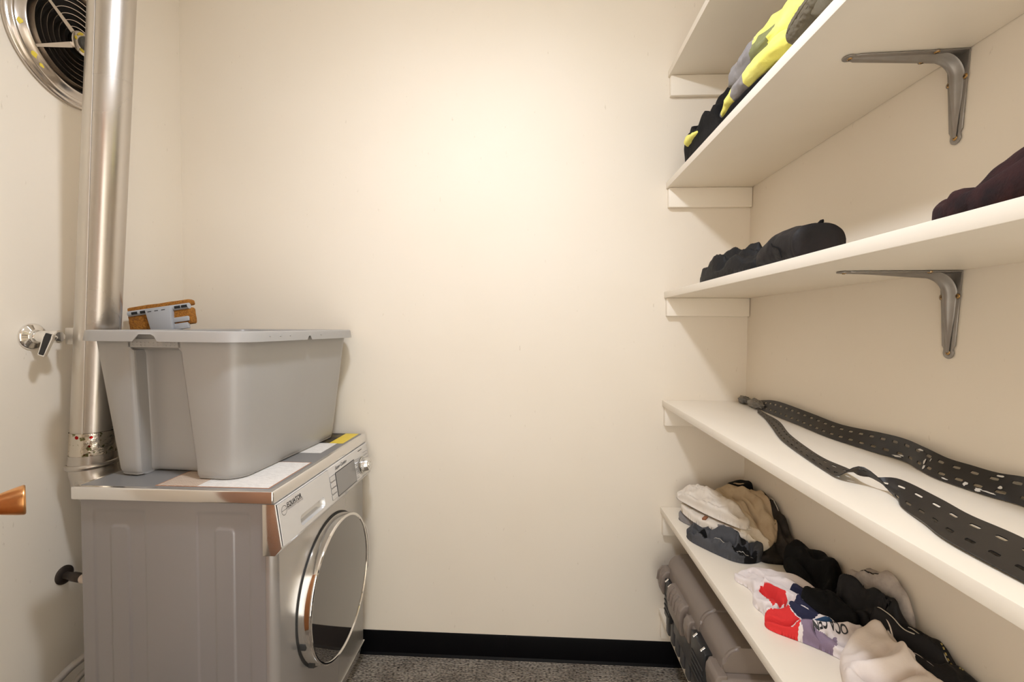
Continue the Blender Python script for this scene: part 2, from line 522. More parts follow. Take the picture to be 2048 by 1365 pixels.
def poly_dist(X, Y, poly):
    """signed distance (+ inside) and nearest boundary point"""
    X = X.ravel(); Y = Y.ravel()
    best = np.full(X.shape, 1e9); nx = np.zeros_like(X); ny = np.zeros_like(X)
    ins = np.zeros(X.shape, bool)
    n = len(poly)
    for i in range(n):
        ax, ay = poly[i]; bx_, by = poly[(i + 1) % n]
        dx, dy = bx_ - ax, by - ay
        t = np.clip(((X - ax) * dx + (Y - ay) * dy) / (dx * dx + dy * dy + 1e-14), 0, 1)
        qx, qy = ax + t * dx, ay + t * dy
        d = (X - qx) ** 2 + (Y - qy) ** 2
        m = d < best
        best[m] = d[m]; nx[m] = qx[m]; ny[m] = qy[m]
        c = ((ay > Y) != (by > Y)) & (X < (bx_ - ax) * (Y - ay) / (by - ay + 1e-14) + ax)
        ins ^= c
    d = np.sqrt(best)
    return np.where(ins, d, -d), nx, ny

def line_dist(X, Y, pl):
    best = np.full(X.shape, 1e9)
    for (ax, ay), (bx_, by) in zip(pl, pl[1:]):
        dx, dy = bx_ - ax, by - ay
        t = np.clip(((X - ax) * dx + (Y - ay) * dy) / (dx * dx + dy * dy + 1e-14), 0, 1)
        best = np.minimum(best, (X - ax - t * dx) ** 2 + (Y - ay - t * dy) ** 2)
    return np.sqrt(best)

def smooth01(t):
    t = np.clip(t, 0, 1)
    return t * t * (3 - 2 * t)

class Drape:
    """a heap of cloth lying on a shelf: footprint outline, control heights, folds, hems"""
    def __init__(s, outline, z0, hpts, edge=0.02, res=0.0035, folds=(), steps=(), rn=(), bulge=0.006, seed=1.0, base=None, soft=3, tuck=0.0, over=(), minth=0.006):
        s.poly = chaikin(outline, soft)
        s.z0, s.hpts, s.edge, s.res = z0, hpts, edge, res
        s.over, s.minth = over, minth
        s.folds, s.steps, s.rn, s.bulge, s.seed, s.base, s.tuck = folds, steps, rn, bulge, seed, base, tuck
    def bottom(s, X, Y):
        b = s.z0 + (s.base(X, Y) if s.base else 0 * X)
        for o in s.over:
            b = np.maximum(b, o.top(X, Y) + 0.0006)
        return b
    def top(s, X, Y):
        """upper surface where this cloth lies, very low elsewhere"""
        shp = X.shape
        x, y = X.ravel(), Y.ravel()
        lo, hi = s.poly.min(0), s.poly.max(0)
        out = np.full(x.shape, -9.0)
        k = (x > lo[0]) & (x < hi[0]) & (y > lo[1]) & (y < hi[1])
        if k.any():
            d, _, _ = poly_dist(x[k], y[k], s.poly)
            z, t = s.full(x[k], y[k], np.maximum(d, 0))
            out[k] = np.where(d > 0, z, -9.0)
        return out.reshape(shp)
    def full(s, X, Y, d):
        z, t = s.height(X, Y, d)
        b0 = s.z0 + (s.base(X, Y) if s.base else 0 * X)
        b = s.bottom(X, Y)
        return np.maximum(b0 + z, b + s.minth * np.sqrt(t)), t
    def height(s, X, Y, d):
        w = 0; h = 0
        for px, py, ph in s.hpts:
            k = 1.0 / (((X - px) ** 2 + (Y - py) ** 2) + 2e-4) ** 1.6
            w = w + k; h = h + k * ph
        h = h / w
        t = np.clip(d / s.edge, 0, 1)
        prof = np.sqrt(np.clip(1 - (1 - t) ** 2.2, 0, 1))
        add = 0 * X
        for amp, scale, ang, st in s.rn:
            add = add + amp * (ridged(X, Y, s.seed + amp * 91 + scale, scale, ang, st) - 0.35)
        for pl, wd, amp in s.folds:
            ld = line_dist(X, Y, catmull(pl, 6) if len(pl) > 2 else pl)
            add = add + amp * np.exp(-(ld / wd) ** 2)
        z = (h + add) * prof
        for pg, th, wd in s.steps:
            sd, _, _ = poly_dist(X, Y, chaikin(pg, 2))
            z = z + th * smooth01((sd.reshape(X.shape) + wd * 0.5) / wd) * np.minimum(1, t * 3)
        return np.maximum(z, 0.0012 * (t > 0)), t
    def at(s, x, y, off=0.001):
        X = np.array([x], float).ravel(); Y = np.array([y], float).ravel()
        d, _, _ = poly_dist(X, Y, s.poly)
        z, _ = s.full(X, Y, np.maximum(d, 0))
        return z + off
    def build(s, name, mats, parent=None, zone=None):
        lo, hi = s.poly.min(0) - s.res, s.poly.max(0) + s.res
        nx = int((hi[0] - lo[0]) / s.res) + 2; ny = int((hi[1] - lo[1]) / s.res) + 2
        gx, gy = np.meshgrid(np.linspace(lo[0], hi[0], nx), np.linspace(lo[1], hi[1], ny), indexing='ij')
        d, qx, qy = poly_dist(gx, gy, s.poly)
        d = d.reshape(gx.shape); qx = qx.reshape(gx.shape); qy = qy.reshape(gx.shape)
        ins = d > 0
        cell = (ins[:-1, :-1].astype(int) + ins[1:, :-1] + ins[1:, 1:] + ins[:-1, 1:]) >= 1
        X = np.where(ins, gx, qx); Y = np.where(ins, gy, qy)
        D = np.maximum(d, 0)
        Z, t = s.full(X, Y, D)
        if s.bulge:
            ox, oy = qx - gx, qy - gy
            ln = np.sqrt(ox * ox + oy * oy) + 1e-9
            k = s.bulge * np.sin(PI * np.clip(t, 0, 1)) * ins
            X = X + ox / ln * k; Y = Y + oy / ln * k
        bot = s.bottom(X, Y)
        used = np.zeros(gx.shape, bool)
        I, J = np.nonzero(cell)
        for a, b in ((0, 0), (1, 0), (1, 1), (0, 1)):
            used[I + a, J + b] = True
        idx = -np.ones(gx.shape, int)
        idx[used] = np.arange(used.sum())
        nv = used.sum()
        top = np.stack([X[used], Y[used], np.maximum(Z, bot)[used]], 1)
        und = np.stack([X[used], Y[used], bot[used] - s.tuck * t[used]], 1)
        f = np.stack([idx[I, J], idx[I + 1, J], idx[I + 1, J + 1], idx[I, J + 1]], 1)
        bd = idx >= 0
        verts = np.concatenate([top, und])
        faces = f.tolist() + (f[:, ::-1] + nv).tolist()
        me = bpy.data.meshes.new(name)
        off = thing_loc(parent) if parent is not None else Vector((float(s.poly[:, 0].mean()), float(s.poly[:, 1].mean()), s.z0))
        verts = verts - np.array(off)
        me.from_pydata(verts.tolist(), [], faces)
        bm = bmesh.new(); bm.from_mesh(me)
        bmesh.ops.remove_doubles(bm, verts=bm.verts[:], dist=0.00025)
        bm.to_mesh(me); bm.free()
        for k in (mats if isinstance(mats, (list, tuple)) else [mats]):
            me.materials.append(M[k])
        me.polygons.foreach_set('use_smooth', [True] * len(me.polygons))
        if zone:
            cen = np.zeros(len(me.polygons) * 3); me.polygons.foreach_get('center', cen)
            cen = cen.reshape(-1, 3) + np.array(off)
            mi = zone(cen[:, 0], cen[:, 1]).astype(np.int32)
            me.polygons.foreach_set('material_index', mi)
        o = bpy.data.objects.new(name, me)
        if parent is None:
            o.location = off
        return link(o, parent)
    def line(s, name, pl, rad, m, parent, off=0.0008, n=5, dash=0):
        """thread, seam or drawstring lying on the cloth"""
        P = catmull([(*p, 0) for p in pl], 10)
        xs = np.array([p[0] for p in P]); ys = np.array([p[1] for p in P])
        z = s.at(xs, ys, off)
        pts = [(a, b, float(c)) for a, b, c in zip(xs, ys, z)]
        bm = bmnew()
        if dash:
            for i in range(0, len(pts) - 2, 2):
                a, b = Vector(pts[i]), Vector(pts[i + 1])
                tube(bm, [a, b], rad, n)
        else:
            tube(bm, pts, rad, n)
        return obj(name, bm, m, parent, 180)

def loft(name, rings, mats, parent=None, zone=None, amp=0.004, scale=22, seed=2.0, stretch=(1, 1, 1), amp2=0.0015, caps=True, nseg=56, nlen=22, closed_dir=None):
    """garment bundle: rings = [(center(x,y,z), half_a, half_b, twist, squareness)] along a path"""
    cs = catmull([r[0] for r in rings], nlen)
    pr = catmull([(r[1], r[2], r[3]) for r in rings], nlen)
    K = len(cs)
    V = np.zeros((K, nseg, 3)); 
    side_prev = None
    for i in range(K):
        d = cs[min(i + 1, K - 1)] - cs[max(i - 1, 0)]
        d = d / np.linalg.norm(d)
        up = np.array([0, 0, 1.0]); side = np.cross(d, up); side /= np.linalg.norm(side) + 1e-9
        upv = np.cross(side, d)
        a, b, tw = pr[i]
        for k in range(nseg):
            th = 2 * PI * k / nseg
            c, s_ = math.cos(th), math.sin(th)
            c = math.copysign(abs(c) ** 0.75, c); s_ = math.copysign(abs(s_) ** 0.75, s_)
            u, v = a * c, b * s_
            ct, st = math.cos(tw), math.sin(tw)
            V[i, k] = cs[i] + side * (u * ct - v * st) + upv * (u * st + v * ct)
    cen = np.array(cs)[:, None, :]
    nrm = V - cen
    nrm /= np.linalg.norm(nrm, axis=2)[:, :, None] + 1e-9
    q = V * np.array(stretch)
    n1 = perlin(q[..., 0] * scale, q[..., 1] * scale, q[..., 2] * scale + seed)
    rd = (1 - np.minimum(np.abs(n1) * 2.4, 1)) ** 1.5 - 0.4
    n2 = perlin(q[..., 0] * scale * 2.6 + 7, q[..., 1] * scale * 2.6, q[..., 2] * scale * 2.6 + seed)
    V = V + nrm * (amp * rd + amp2 * n2 * 2)[..., None]
    off = np.array(thing_loc(parent)) if parent is not None else np.array(cs).mean(0) * 0 + np.array([np.mean([c[0] for c in cs]), np.mean([c[1] for c in cs]), V[..., 2].min()])
    verts = (V - off).reshape(-1, 3).tolist()
    faces = []
    for i in range(K - 1):
        for k in range(nseg):
            k2 = (k + 1) % nseg
            faces.append((i * nseg + k, i * nseg + k2, (i + 1) * nseg + k2, (i + 1) * nseg + k))
    if caps:
        for i, flip in ((0, True), (K - 1, False)):
            prev = [i * nseg + k for k in range(nseg)]
            base_c = np.array(cs[i]) - off
            for sc in (0.6, 0.25):
                cur = []
                for k in range(nseg):
                    p = np.array(verts[i * nseg + k])
                    verts.append((base_c + (p - base_c) * sc).tolist()); cur.append(len(verts) - 1)
                for k in range(nseg):
                    k2 = (k + 1) % nseg
                    faces.append((prev[k], prev[k2], cur[k2], cur[k]))
                prev = cur
            faces.append(tuple(prev))
    me = bpy.data.meshes.new(name)
    me.from_pydata(verts, [], faces)
    bm = bmesh.new(); bm.from_mesh(me)
    bmesh.ops.recalc_face_normals(bm, faces=bm.faces[:])
    bm.to_mesh(me); bm.free()
    for k in (mats if isinstance(mats, (list, tuple)) else [mats]):
        me.materials.append(M[k])
    me.polygons.foreach_set('use_smooth', [True] * len(me.polygons))
    if zone:
        c = np.zeros(len(me.polygons) * 3); me.polygons.foreach_get('center', c)
        c = c.reshape(-1, 3) + off
        me.polygons.foreach_set('material_index', zone(c).astype(np.int32))
    o = bpy.data.objects.new(name, me)
    if parent is None:
        o.location = off
    return link(o, parent)

def text_mesh(body, size, shear=0.0, extrude=0.0, bold=0.0, space=1.0):
    cu = bpy.data.curves.new('text_tmp', 'FONT')
    cu.body = body; cu.size = size; cu.shear = shear; cu.extrude = extrude; cu.offset = bold; cu.space_character = space
    to = bpy.data.objects.new('text_tmp', cu)
    C.objects.link(to)
    dg = bpy.context.evaluated_depsgraph_get()
    me = bpy.data.meshes.new_from_object(to.evaluated_get(dg))
    bpy.data.objects.remove(to)
    bm = bmesh.new(); bm.from_mesh(me)
    bpy.data.meshes.remove(me)
    return bm

# ================================================================== the room
T = 0.10
def struct(name, bm, m, smooth=None):
    return tag(obj(name, bm, m, None, smooth), kind='structure')

sub = struct('floor', box(bmnew(), (XL - T, YF - T, -0.06), (XR + T, YB + T, -0.006)), 'gap')
tile_me = None
for ix in range(5):
    for iy in range(6):
        x0, y0 = XR - 0.5 * (ix + 1), YB - 0.5 * (iy + 1)
        lo = (max(x0, XL) + 0.0006, max(y0, YF) + 0.0006, -0.006); hi = (x0 + 0.5 - 0.0006, y0 + 0.5 - 0.0006, 0.0)
        if hi[0] - lo[0] < 0.02 or hi[1] - lo[1] < 0.02:
            continue
        bxo('carpet_tile', lo, hi, 'carpet', sub, bevel=0.0)
struct('wall_back', box(bmnew(), (XL - T, YB, -0.06), (XR + T, YB + T, ZC + T)), 'wall')
struct('wall_right', box(bmnew(), (XR, YF - T, -0.06), (XR + T, YB, ZC + T)), 'wall')
bm = bmnew(); box(bm, (XL - T, YF - T, 2.12), (XR, YF, ZC + T)); box(bm, (XL - T, YF - T, -0.06), (-0.36, YF, 2.12))
struct('wall_front', bm, 'wall')
struct('wall_left', box(bmnew(), (XL - T, YF, -0.06), (XL, YB, ZC + T)), 'wall')
struct('ceiling', box(bmnew(), (XL, YF, ZC), (XR, YB, ZC + T)), 'ceiling')
# cove base strips along the back wall, two lengths butted together
def cove(name, x0, x1):
    prof = [(YB, 0.0), (YB - 0.012, 0.0), (YB - 0.006, 0.008), (YB - 0.004, 0.085), (YB - 0.002, 0.092), (YB, 0.093)]
    bm = bmnew(); prism(bm, prof, 'x', x0, x1)
    return struct(name, bm, 'black_vinyl', 30)
cove('baseboard_back', XL, -0.09812)
cove('baseboard_back', -0.09788, XR)
# narrow folding timber door leaf standing half open beside the photographer; only its knob reaches into the picture
HN = Vector((0.642, 0.766, 0)); HT = Vector((-0.766, 0.642, 0))
HB = Vector((-0.911, 0.6825, 0))
def leaf_box(bm, t0, t1, n0, n1, z0, z1, bev=0.003):
    box(bm, (t0, n0, z0), (t1, n1, z1), bev)
    for v in bm.verts:
        v.co = HB + HT * v.co.x + HN * v.co.y + Vector((0, 0, v.co.z))
    return bm
d1 = struct('door_1', leaf_box(bmnew(), -0.315, 0.065, -0.036, 0.0, 0.008, 2.03), 'wood', 40)
for (z0, z1) in ((0.18, 0.86), (1.12, 1.88)):
    for (t0, t1) in ((-0.25, -0.06),):
        obj('door_panel', leaf_box(bmnew(), t0, t1, -0.002, 0.006, z0, z1, 0.004), 'wood', d1, 40)
KB = HB + Vector((0, 0, 0.997))
bm = bmnew(); lathe(bm, [(0.0, 0.0), (0.027, 0.0), (0.027, 0.003), (0.020, 0.006), (0.0105, 0.008), (0.0105, 0.018), (0.0140, 0.024), (0.0170, 0.032), (0.0202, 0.042), (0.0232, 0.052), (0.0250, 0.0595), (0.0250, 0.0615), (0.0236, 0.0630), (0.0200, 0.0632), (0.0185, 0.0615), (0.0, 0.0610)], KB, HN, 56)
kb = obj('door_knob', bm, 'copper_knob', d1, 50)
kb['label'] = 'flared copper coloured door knob'
jb_ = HB + HT * -0.29      # head rail the leaf hangs from
struct('trim_1', box(bmnew(), (XL, jb_.y - 0.05, 2.035), (jb_.x + 0.03, jb_.y + 0.02, 2.10), 0.004), 'shelf', 40)

# ceiling lamp (just above the frame)
lx, ly, lz = LAMP_POS
lampo = thing('ceiling_lamp', (lx, ly, ZC), 'small domed ceiling light on a short white stem', 'lamp')
bm = bmnew(); lathe(bm, [(0, 0), (0.055, 0), (0.055, 0.012), (0.012, 0.020), (0.012, 0.130), (0.088, 0.150), (0.090, 0.162), (0.084, 0.166), (0.080, 0.160), (0, 0.158)], (lx, ly, ZC), (0, 0, -1), 48)
obj('lamp_rim', bm, 'shelf', lampo, 40)
M['bulb'] = mat('glowing_diffuser', (0.9, 0.9, 0.9), 0.3, emit=(LAMP_COLOR, LAMP_STRENGTH))
bm = bmnew(); lathe(bm, [(0.076, 0.160)] + [(0.076 * math.cos(t), 0.165 + 0.030 * math.sin(t)) for t in np.linspace(0, PI / 2, 10)], (lx, ly, ZC), (0, 0, -1), 40)
obj('diffuser', bm, 'bulb', lampo, 180)

# ================================================================== shelves
SX = 0.485
SHELF_T = 0.023
Y0 = -0.58
def shelf(z_top, label):
    bm = box(bmnew(), (SX, Y0, z_top - SHELF_T), (XR - 0.001, YB - 0.001, z_top), 0.0012, 2)
    return tag(obj('shelf_board', bm, 'shelf', None, 40, (0.64, 0.44, z_top)), label, 'shelf', 'painted shelves on the right wall')
def batten(z_top, h, label):
    bm = box(bmnew(), (SX + 0.006, YB - 0.020, z_top - h), (XR - 0.002, YB - 0.0005, z_top), 0.003, 2)
    o = tag(obj('shelf_batten', bm, 'shelf', None, 40, (0.64, YB, z_top - h)), label, 'batten', 'battens on the back wall')
    return o
Z1, Z2, Z3, Z4, Z5, Z6 = 2.248, 1.840, 1.434, 1.026, 0.617, 0.224
shelf(Z1, 'topmost cream shelf board, nothing seen on it, above the yellow workwear')
shelf(Z2, 'cream shelf board carrying the black and yellow workwear')
shelf(Z3, 'cream shelf board carrying the maroon fleece and black bundles')
shelf(Z4, 'cream shelf board carrying the long black perforated straps')
shelf(Z5, 'cream shelf board covered with heaps of folded and crumpled clothes')
shelf(Z6, 'lowest cream shelf board, just above the floor under the toolbox')
for z, h, l in ((Z1, 0.074, 'batten under the topmost shelf'), (Z2, 0.072, 'batten under the yellow workwear shelf'), (Z3, 0.068, 'batten under the shelf of black bundles'),
                (Z4, 0.072, 'batten under the shelf of perforated straps'), (Z5, 0.080, 'batten under the shelf of clothes heaps'), (Z6, 0.085, 'batten under the lowest shelf, above the black skirting')):
    batten(z - SHELF_T, h, 'cream painted ' + l)

# ---- pressed steel brackets
def plate_outline(L, w0, w1, r):
    """tapered arm with a rounded eye at the tip, along +u; returns (u, v)"""
    P = [(0, -w0), (L - 2.2 * r, -w1), (L - 1.9 * r, -w1 * 0.8)]
    for k in range(13):
        t = -PI * 0.72 + 2 * PI * 0.72 * k / 12
        P.append((L - r + r * math.cos(t), r * math.sin(t)))
    P += [(L - 1.9 * r, w1 * 0.8), (L - 2.2 * r, w1), (0, w0)]
    return P
def bracket(yc, zt, label):
    t = thing('shelf_bracket', (XR, yc, zt), label, 'bracket', 'steel brackets under the shelves')
    th = 0.0028
    g = 0.0008
    # wall arm
    P = plate_outline(0.166, 0.0235, 0.014, 0.0115)
    bm = bmnew(); prism(bm, [(yc + v, zt - g - u) for u, v in P], 'x', XR - th - g, XR - g, 0.0007, 1)
    obj('wall_arm', bm, 'steel', t, 40)
    P = plate_outline(0.212, 0.0235, 0.013, 0.0115)
    bm = bmnew(); prism(bm, [(XR - g - u, yc + v) for u, v in P], 'z', zt - th - g, zt - g, 0.0007, 1)
    obj('shelf_arm', bm, 'steel', t, 40)
    # raised rib running round the inside of the corner
    path = []
    for k in range(13):
        path.append((0.203 - 0.158 * k / 12, 0.0))
    for k in range(1, 12):
        a = PI / 2 * k / 11
        path.append((0.045 - 0.043 * math.sin(a), 0.043 - 0.043 * math.cos(a)))
    for k in range(1, 13):
        path.append((0.002, 0.043 + 0.108 * k / 12))
    pts = [Vector((XR - g - th - max(a, 0) , yc, zt - g - th - b)) for a, b in path]
    n = len(pts); bm = bmnew(); rings = []
    for i, p in enumerate(pts):
        s = i / (n - 1)
        tap = min(1, s / 0.45, (1 - s) / 0.35)
        hh = 0.0012 + 0.0098 * smooth01(np.array([tap]))[0]
        ww = 0.0035 + 0.0095 * tap
        d = (pts[min(i + 1, n - 1)] - pts[max(i - 1, 0)]).normalized()
        side = Vector((0, 1, 0))
        nr = d.cross(side)
        if nr.dot(Vector((-1, 0, -1))) < 0:
            nr = -nr
        prof = [(-1.15, -0.25), (-1.0, 0.0), (-0.72, 0.18), (-0.5, 0.62), (-0.25, 0.93), (0, 1.0), (0.25, 0.93), (0.5, 0.62), (0.72, 0.18), (1.0, 0.0), (1.15, -0.25)]
        rings.append([bm.verts.new(p + side * (ww * u) + nr * (hh * v)) for u, v in prof])
    for A, B in zip(rings, rings[1:]):
        for k in range(len(A) - 1):
            bm.faces.new((A[k], A[k + 1], B[k + 1], B[k]))
    for r_ in (rings[0], rings[-1]):
        bm.faces.new(r_)
    obj('rib', bm, 'steel', t, 60)
    def screw(p, ax):
        bm = bmnew(); lathe(bm, [(0, 0.0018), (0.002, 0.0018), (0.0042, 0.0010), (0.0048, 0.0), (0.0048, -0.002)], p, ax, 16)
        s = obj('screw', bm, 'brass', t, 60)
        bm = bmnew()
        p = Vector(p) + Vector(ax) * 0.0017
        if abs(ax[0]) > 0.5:
            box(bm, p - Vector((0.0004, 0.0026, 0.0005)), p + Vector((0.0004, 0.0026, 0.0005))); box(bm, p - Vector((0.0004, 0.0005, 0.0026)), p + Vector((0.0004, 0.0005, 0.0026)))
        else:
            box(bm, p - Vector((0.0026, 0.0005, 0.0004)), p + Vector((0.0026, 0.0005, 0.0004))); box(bm, p - Vector((0.0005, 0.0026, 0.0004)), p + Vector((0.0005, 0.0026, 0.0004)))
        obj('screw_slot', bm, 'dark_hole', s)
        bm = bmnew(); lathe(bm, [(0.0048, 0.0), (0.0062, 0.0006), (0.0064, -0.0004)], Vector(p) - Vector(ax) * 0.0017, ax, 18)
        obj('dimple', bm, 'steel', s, 60)
    xw = XR - g - th
    screw((xw, yc, zt - 0.1545), (-1, 0, 0))
    screw((xw, yc - 0.0165, zt - 0.048), (-1, 0, 0))
    screw((xw, yc + 0.0165, zt - 0.048), (-1, 0, 0))
    zs = zt - g - th
    screw((XR - 0.2005, yc, zs), (0, 0, -1))
    screw((XR - 0.055, yc - 0.0165, zs), (0, 0, -1))
    screw((XR - 0.055, yc + 0.0165, zs), (0, 0, -1))
bracket(0.912, Z2 - SHELF_T, 'grey pressed steel bracket under the shelf of yellow workwear')
bracket(0.910, Z3 - SHELF_T, 'grey pressed steel bracket under the shelf of the maroon fleece')

# ================================================================== washing machine
wash = thing('washing_machine', (-0.90, 1.39, 0.0), 'silver front loading washer dryer standing against the back wall under a storage bin', 'washing machine')
WL, WR, WN, WF = -1.155, -0.645, 1.094, 1.695      # body: back, front, near side, far side
# near side sheet with two pressed panels
def emboss():
    bm = bmnew()
    xs = np.concatenate([np.arange(WL, -0.671, 0.0024), [-0.671]])
    zs = np.concatenate([np.arange(0.015, 0.852, 0.0040), [0.852]])
    GX, GZ = np.meshgrid(xs, zs, indexing='ij')
    def rr_sd(x0, x1, z0, z1, r):
        cx, cz = (x0 + x1) / 2, (z0 + z1) / 2
        qx = np.abs(GX - cx) - (x1 - x0) / 2 + r; qz = np.abs(GZ - cz) - (z1 - z0) / 2 + r
        return -(np.sqrt(np.maximum(qx, 0) ** 2 + np.maximum(qz, 0) ** 2) + np.minimum(np.maximum(qx, qz), 0) - r)
    dy = 0 * GX
    for x0, x1 in ((-1.121, -0.985), (-0.848, -0.711)):
        dy += 0.0022 * smooth01(rr_sd(x0, x1, 0.10, 0.824, 0.008) / 0.005 + 0.5)
    for x0, x1 in ((-1.077, -1.028), (-0.801, -0.752)):
        dy -= 0.0030 * smooth01(rr_sd(x0, x1, 0.14, 0.786, 0.014) / 0.0055 + 0.5)
    V = [[bm.verts.new((GX[i, j], WN + dy[i, j], GZ[i, j])) for j in range(len(zs))] for i in range(len(xs))]
    for i in range(len(xs) - 1):
        for j in range(len(zs) - 1):
            bm.faces.new((V[i][j], V[i + 1][j], V[i + 1][j + 1], V[i][j + 1]))
    return bm
obj('side_panel', emboss(), 'washer', wash, 180)
body = bxo('body', (WL, WN + 0.006, 0.015), (WR - 0.024, WF, 0.852), 'washer', wash, 0.003)
# front sheet with rounded vertical edges
bm = bmnew()
pf = [(-0.668, 1.094), (-0.668, WF)]
prof = [(-0.672, WN + 0.0)] + [(-0.672 + 0.027 * math.sin(PI / 2 * k / 8), WN + 0.001 + 0.020 * (1 - math.cos(PI / 2 * k / 8))) for k in range(9)] + [(-0.645, WF - 0.02), (-0.652, WF - 0.004), (-0.672, WF)]
prism(bm, prof, 'z', 0.090, 0.722)
obj('front_panel', bm, 'washer_front', wash, 35)
bxo('trim_strip', (-0.672, WN + 0.012, 0.085), (-0.6425, WF - 0.008, 0.090), 'lid_edge', wash, 0.001)
bm = bmnew(); prism(bm, [(-0.70, 0.012), (-0.668, 0.012), (-0.652, 0.080), (-0.652, 0.085), (-0.70, 0.085)], 'y', WN + 0.012, WF - 0.008)
obj('kick_plate', bm, 'washer_front', wash, 30)
for fx in (-1.10, -0.72):
    for fy in (1.15, 1.64):
        bm = bmnew(); lathe(bm, [(0, 0), (0.022, 0), (0.022, 0.012), (0, 0.012)], (fx, fy, 0.0), (0, 0, 1), 20)
        obj('foot', bm, 'toolbox_black', wash, 40)
# top
bm = bmnew(); box(bm, (-1.166, 1.078, 0.855), (-0.640, 1.700, 0.888), 0.0045, 3)
lid = obj('lid', bm, 'lid_edge', wash, 40)
bm = bmnew(); box(bm, (-1.152, 1.092, 0.8875), (-0.654, 1.688, 0.8888), 0.0004, 1)
obj('lid_top', bm, 'washer_lid', lid, 40)
# control fascia
SL = 0.1355
def PX(z):                       # fascia face: leans outward going down
    return -0.6385 + (0.857 - z) * 0.148
def FP(y, z, off=0.0):
    return Vector((PX(z) + off, y, z))
FPROF = [(-0.672, 0.8535), (-0.640, 0.8535), (-0.6385, 0.8515), (-0.6225, 0.747), (-0.6240, 0.741), (-0.640, 0.7235), (-0.672, 0.7225)]
bm = bmnew()
prism(bm, FPROF, 'y', 1.3665, 1.698, 0.0012, 2)
prism(bm, [(-0.672, 0.8535), (-0.664, 0.8535), (-0.650, 0.752), (-0.6225, 0.747), (-0.6240, 0.741), (-0.640, 0.7235), (-0.672, 0.7225)], 'y', 1.0890, 1.3668)
prism(bm, [(-0.672, 0.8535), (-0.640, 0.8535), (-0.6378, 0.8515), (-0.664, 0.8515)], 'y', 1.0890, 1.3668)
fascia = obj('control_panel', bm, 'panel', wash, 40)
bm = bmnew(); prism(bm, FPROF, 'y', 1.0845, 1.0893, 0.0012, 2)
obj('end_cap', bm, 'lid_edge', wash, 40)
def quad_on(name, y0, y1, z0, z1, off, th, m, parent, r=0.0):
    bm = bmnew()
    P = rrect((y1 - y0) / 2, (z1 - z0) / 2, r, 4, (y0 + y1) / 2, (z0 + z1) / 2) if r else [(y0, z0), (y1, z0), (y1, z1), (y0, z1)]
    A = [bm.verts.new(FP(y, z, off)) for y, z in P]; B = [bm.verts.new(FP(y, z, off + th)) for y, z in P]
    bm.faces.new(A[::-1]); bm.faces.new(B)
    for i in range(len(P)):
        j = (i + 1) % len(P); bm.faces.new((A[i], A[j], B[j], B[i]))
    return obj(name, bm, m, parent, 35)
def frame_on(name, y0, y1, z0, z1, w, off, th, m, parent, r):
    bm = bmnew()
    O = rrect((y1 - y0) / 2, (z1 - z0) / 2, r, 5, (y0 + y1) / 2, (z0 + z1) / 2)
    I = rrect((y1 - y0) / 2 - w, (z1 - z0) / 2 - w, max(r - w, 0.0005), 5, (y0 + y1) / 2, (z0 + z1) / 2)
    n = len(O)
    o0 = [bm.verts.new(FP(y, z, off)) for y, z in O]; o1 = [bm.verts.new(FP(y, z, off + th)) for y, z in O]
    i0 = [bm.verts.new(FP(y, z, off)) for y, z in I]; i1 = [bm.verts.new(FP(y, z, off + th)) for y, z in I]
    for k in range(n):
        j = (k + 1) % n
        bm.faces.new((o0[k], o0[j], o1[j], o1[k])); bm.faces.new((i0[k], i1[k], i1[j], i0[j])); bm.faces.new((o1[k], o1[j], i1[j], i1[k]))
    return obj(name, bm, m, parent, 35)
# detergent drawer: a face with a scooped grip sunk in it
def drawer():
    bm = bmnew()
    off = 0.0022
    y0, y1, z0, z1 = 1.0900, 1.3655, 0.7475, 0.8510
    O = [(y0, z0), (y1, z0), (y1, z1), (y0, z1)]
    H = []
    hy0, hy1, hz0, hz1 = 1.180, 1.322, 0.757, 0.786
    H = rrect((hy1 - hy0) / 2, (hz1 - hz0) / 2, 0.011, 6, (hy0 + hy1) / 2, (hz0 + hz1) / 2)
    ov = [bm.verts.new(FP(y, z, off)) for y, z in O]
    hv = [bm.verts.new(FP(y, z, off)) for y, z in H]
    oe = [bm.edges.new((ov[i], ov[(i + 1) % 4])) for i in range(4)]
    he = [bm.edges.new((hv[i], hv[(i + 1) % len(hv)])) for i in range(len(hv))]
    bmesh.ops.triangle_fill(bm, use_beauty=True, edges=oe + he)
    # remove any faces that filled the hole
    cy, cz = (hy0 + hy1) / 2, (hz0 + hz1) / 2
    for f in [f for f in bm.faces if all(v in hv for v in f.verts)]:
        bm.faces.remove(f)
    prev = hv
    for dep, sc, dz in ((-0.004, 0.985, 0.0), (-0.013, 0.93, 0.001), (-0.019, 0.80, 0.003)):
        cur = [bm.verts.new(FP(cy + (y - cy) * sc, cz + dz + (z - cz) * sc, off + dep)) for y, z in H]
        for k in range(len(H)):
            j = (k + 1) % len(H); bm.faces.new((prev[k], prev[j], cur[j], cur[k]))
        prev = cur
    bm.faces.new(prev)
    bk = [bm.verts.new(FP(y, z, 0.0004)) for y, z in O]
    for i in range(4):
        j = (i + 1) % 4; bm.faces.new((ov[i], ov[j], bk[j], bk[i]))
    return bm
dr = obj('detergent_drawer', drawer(), 'panel', wash, 40)
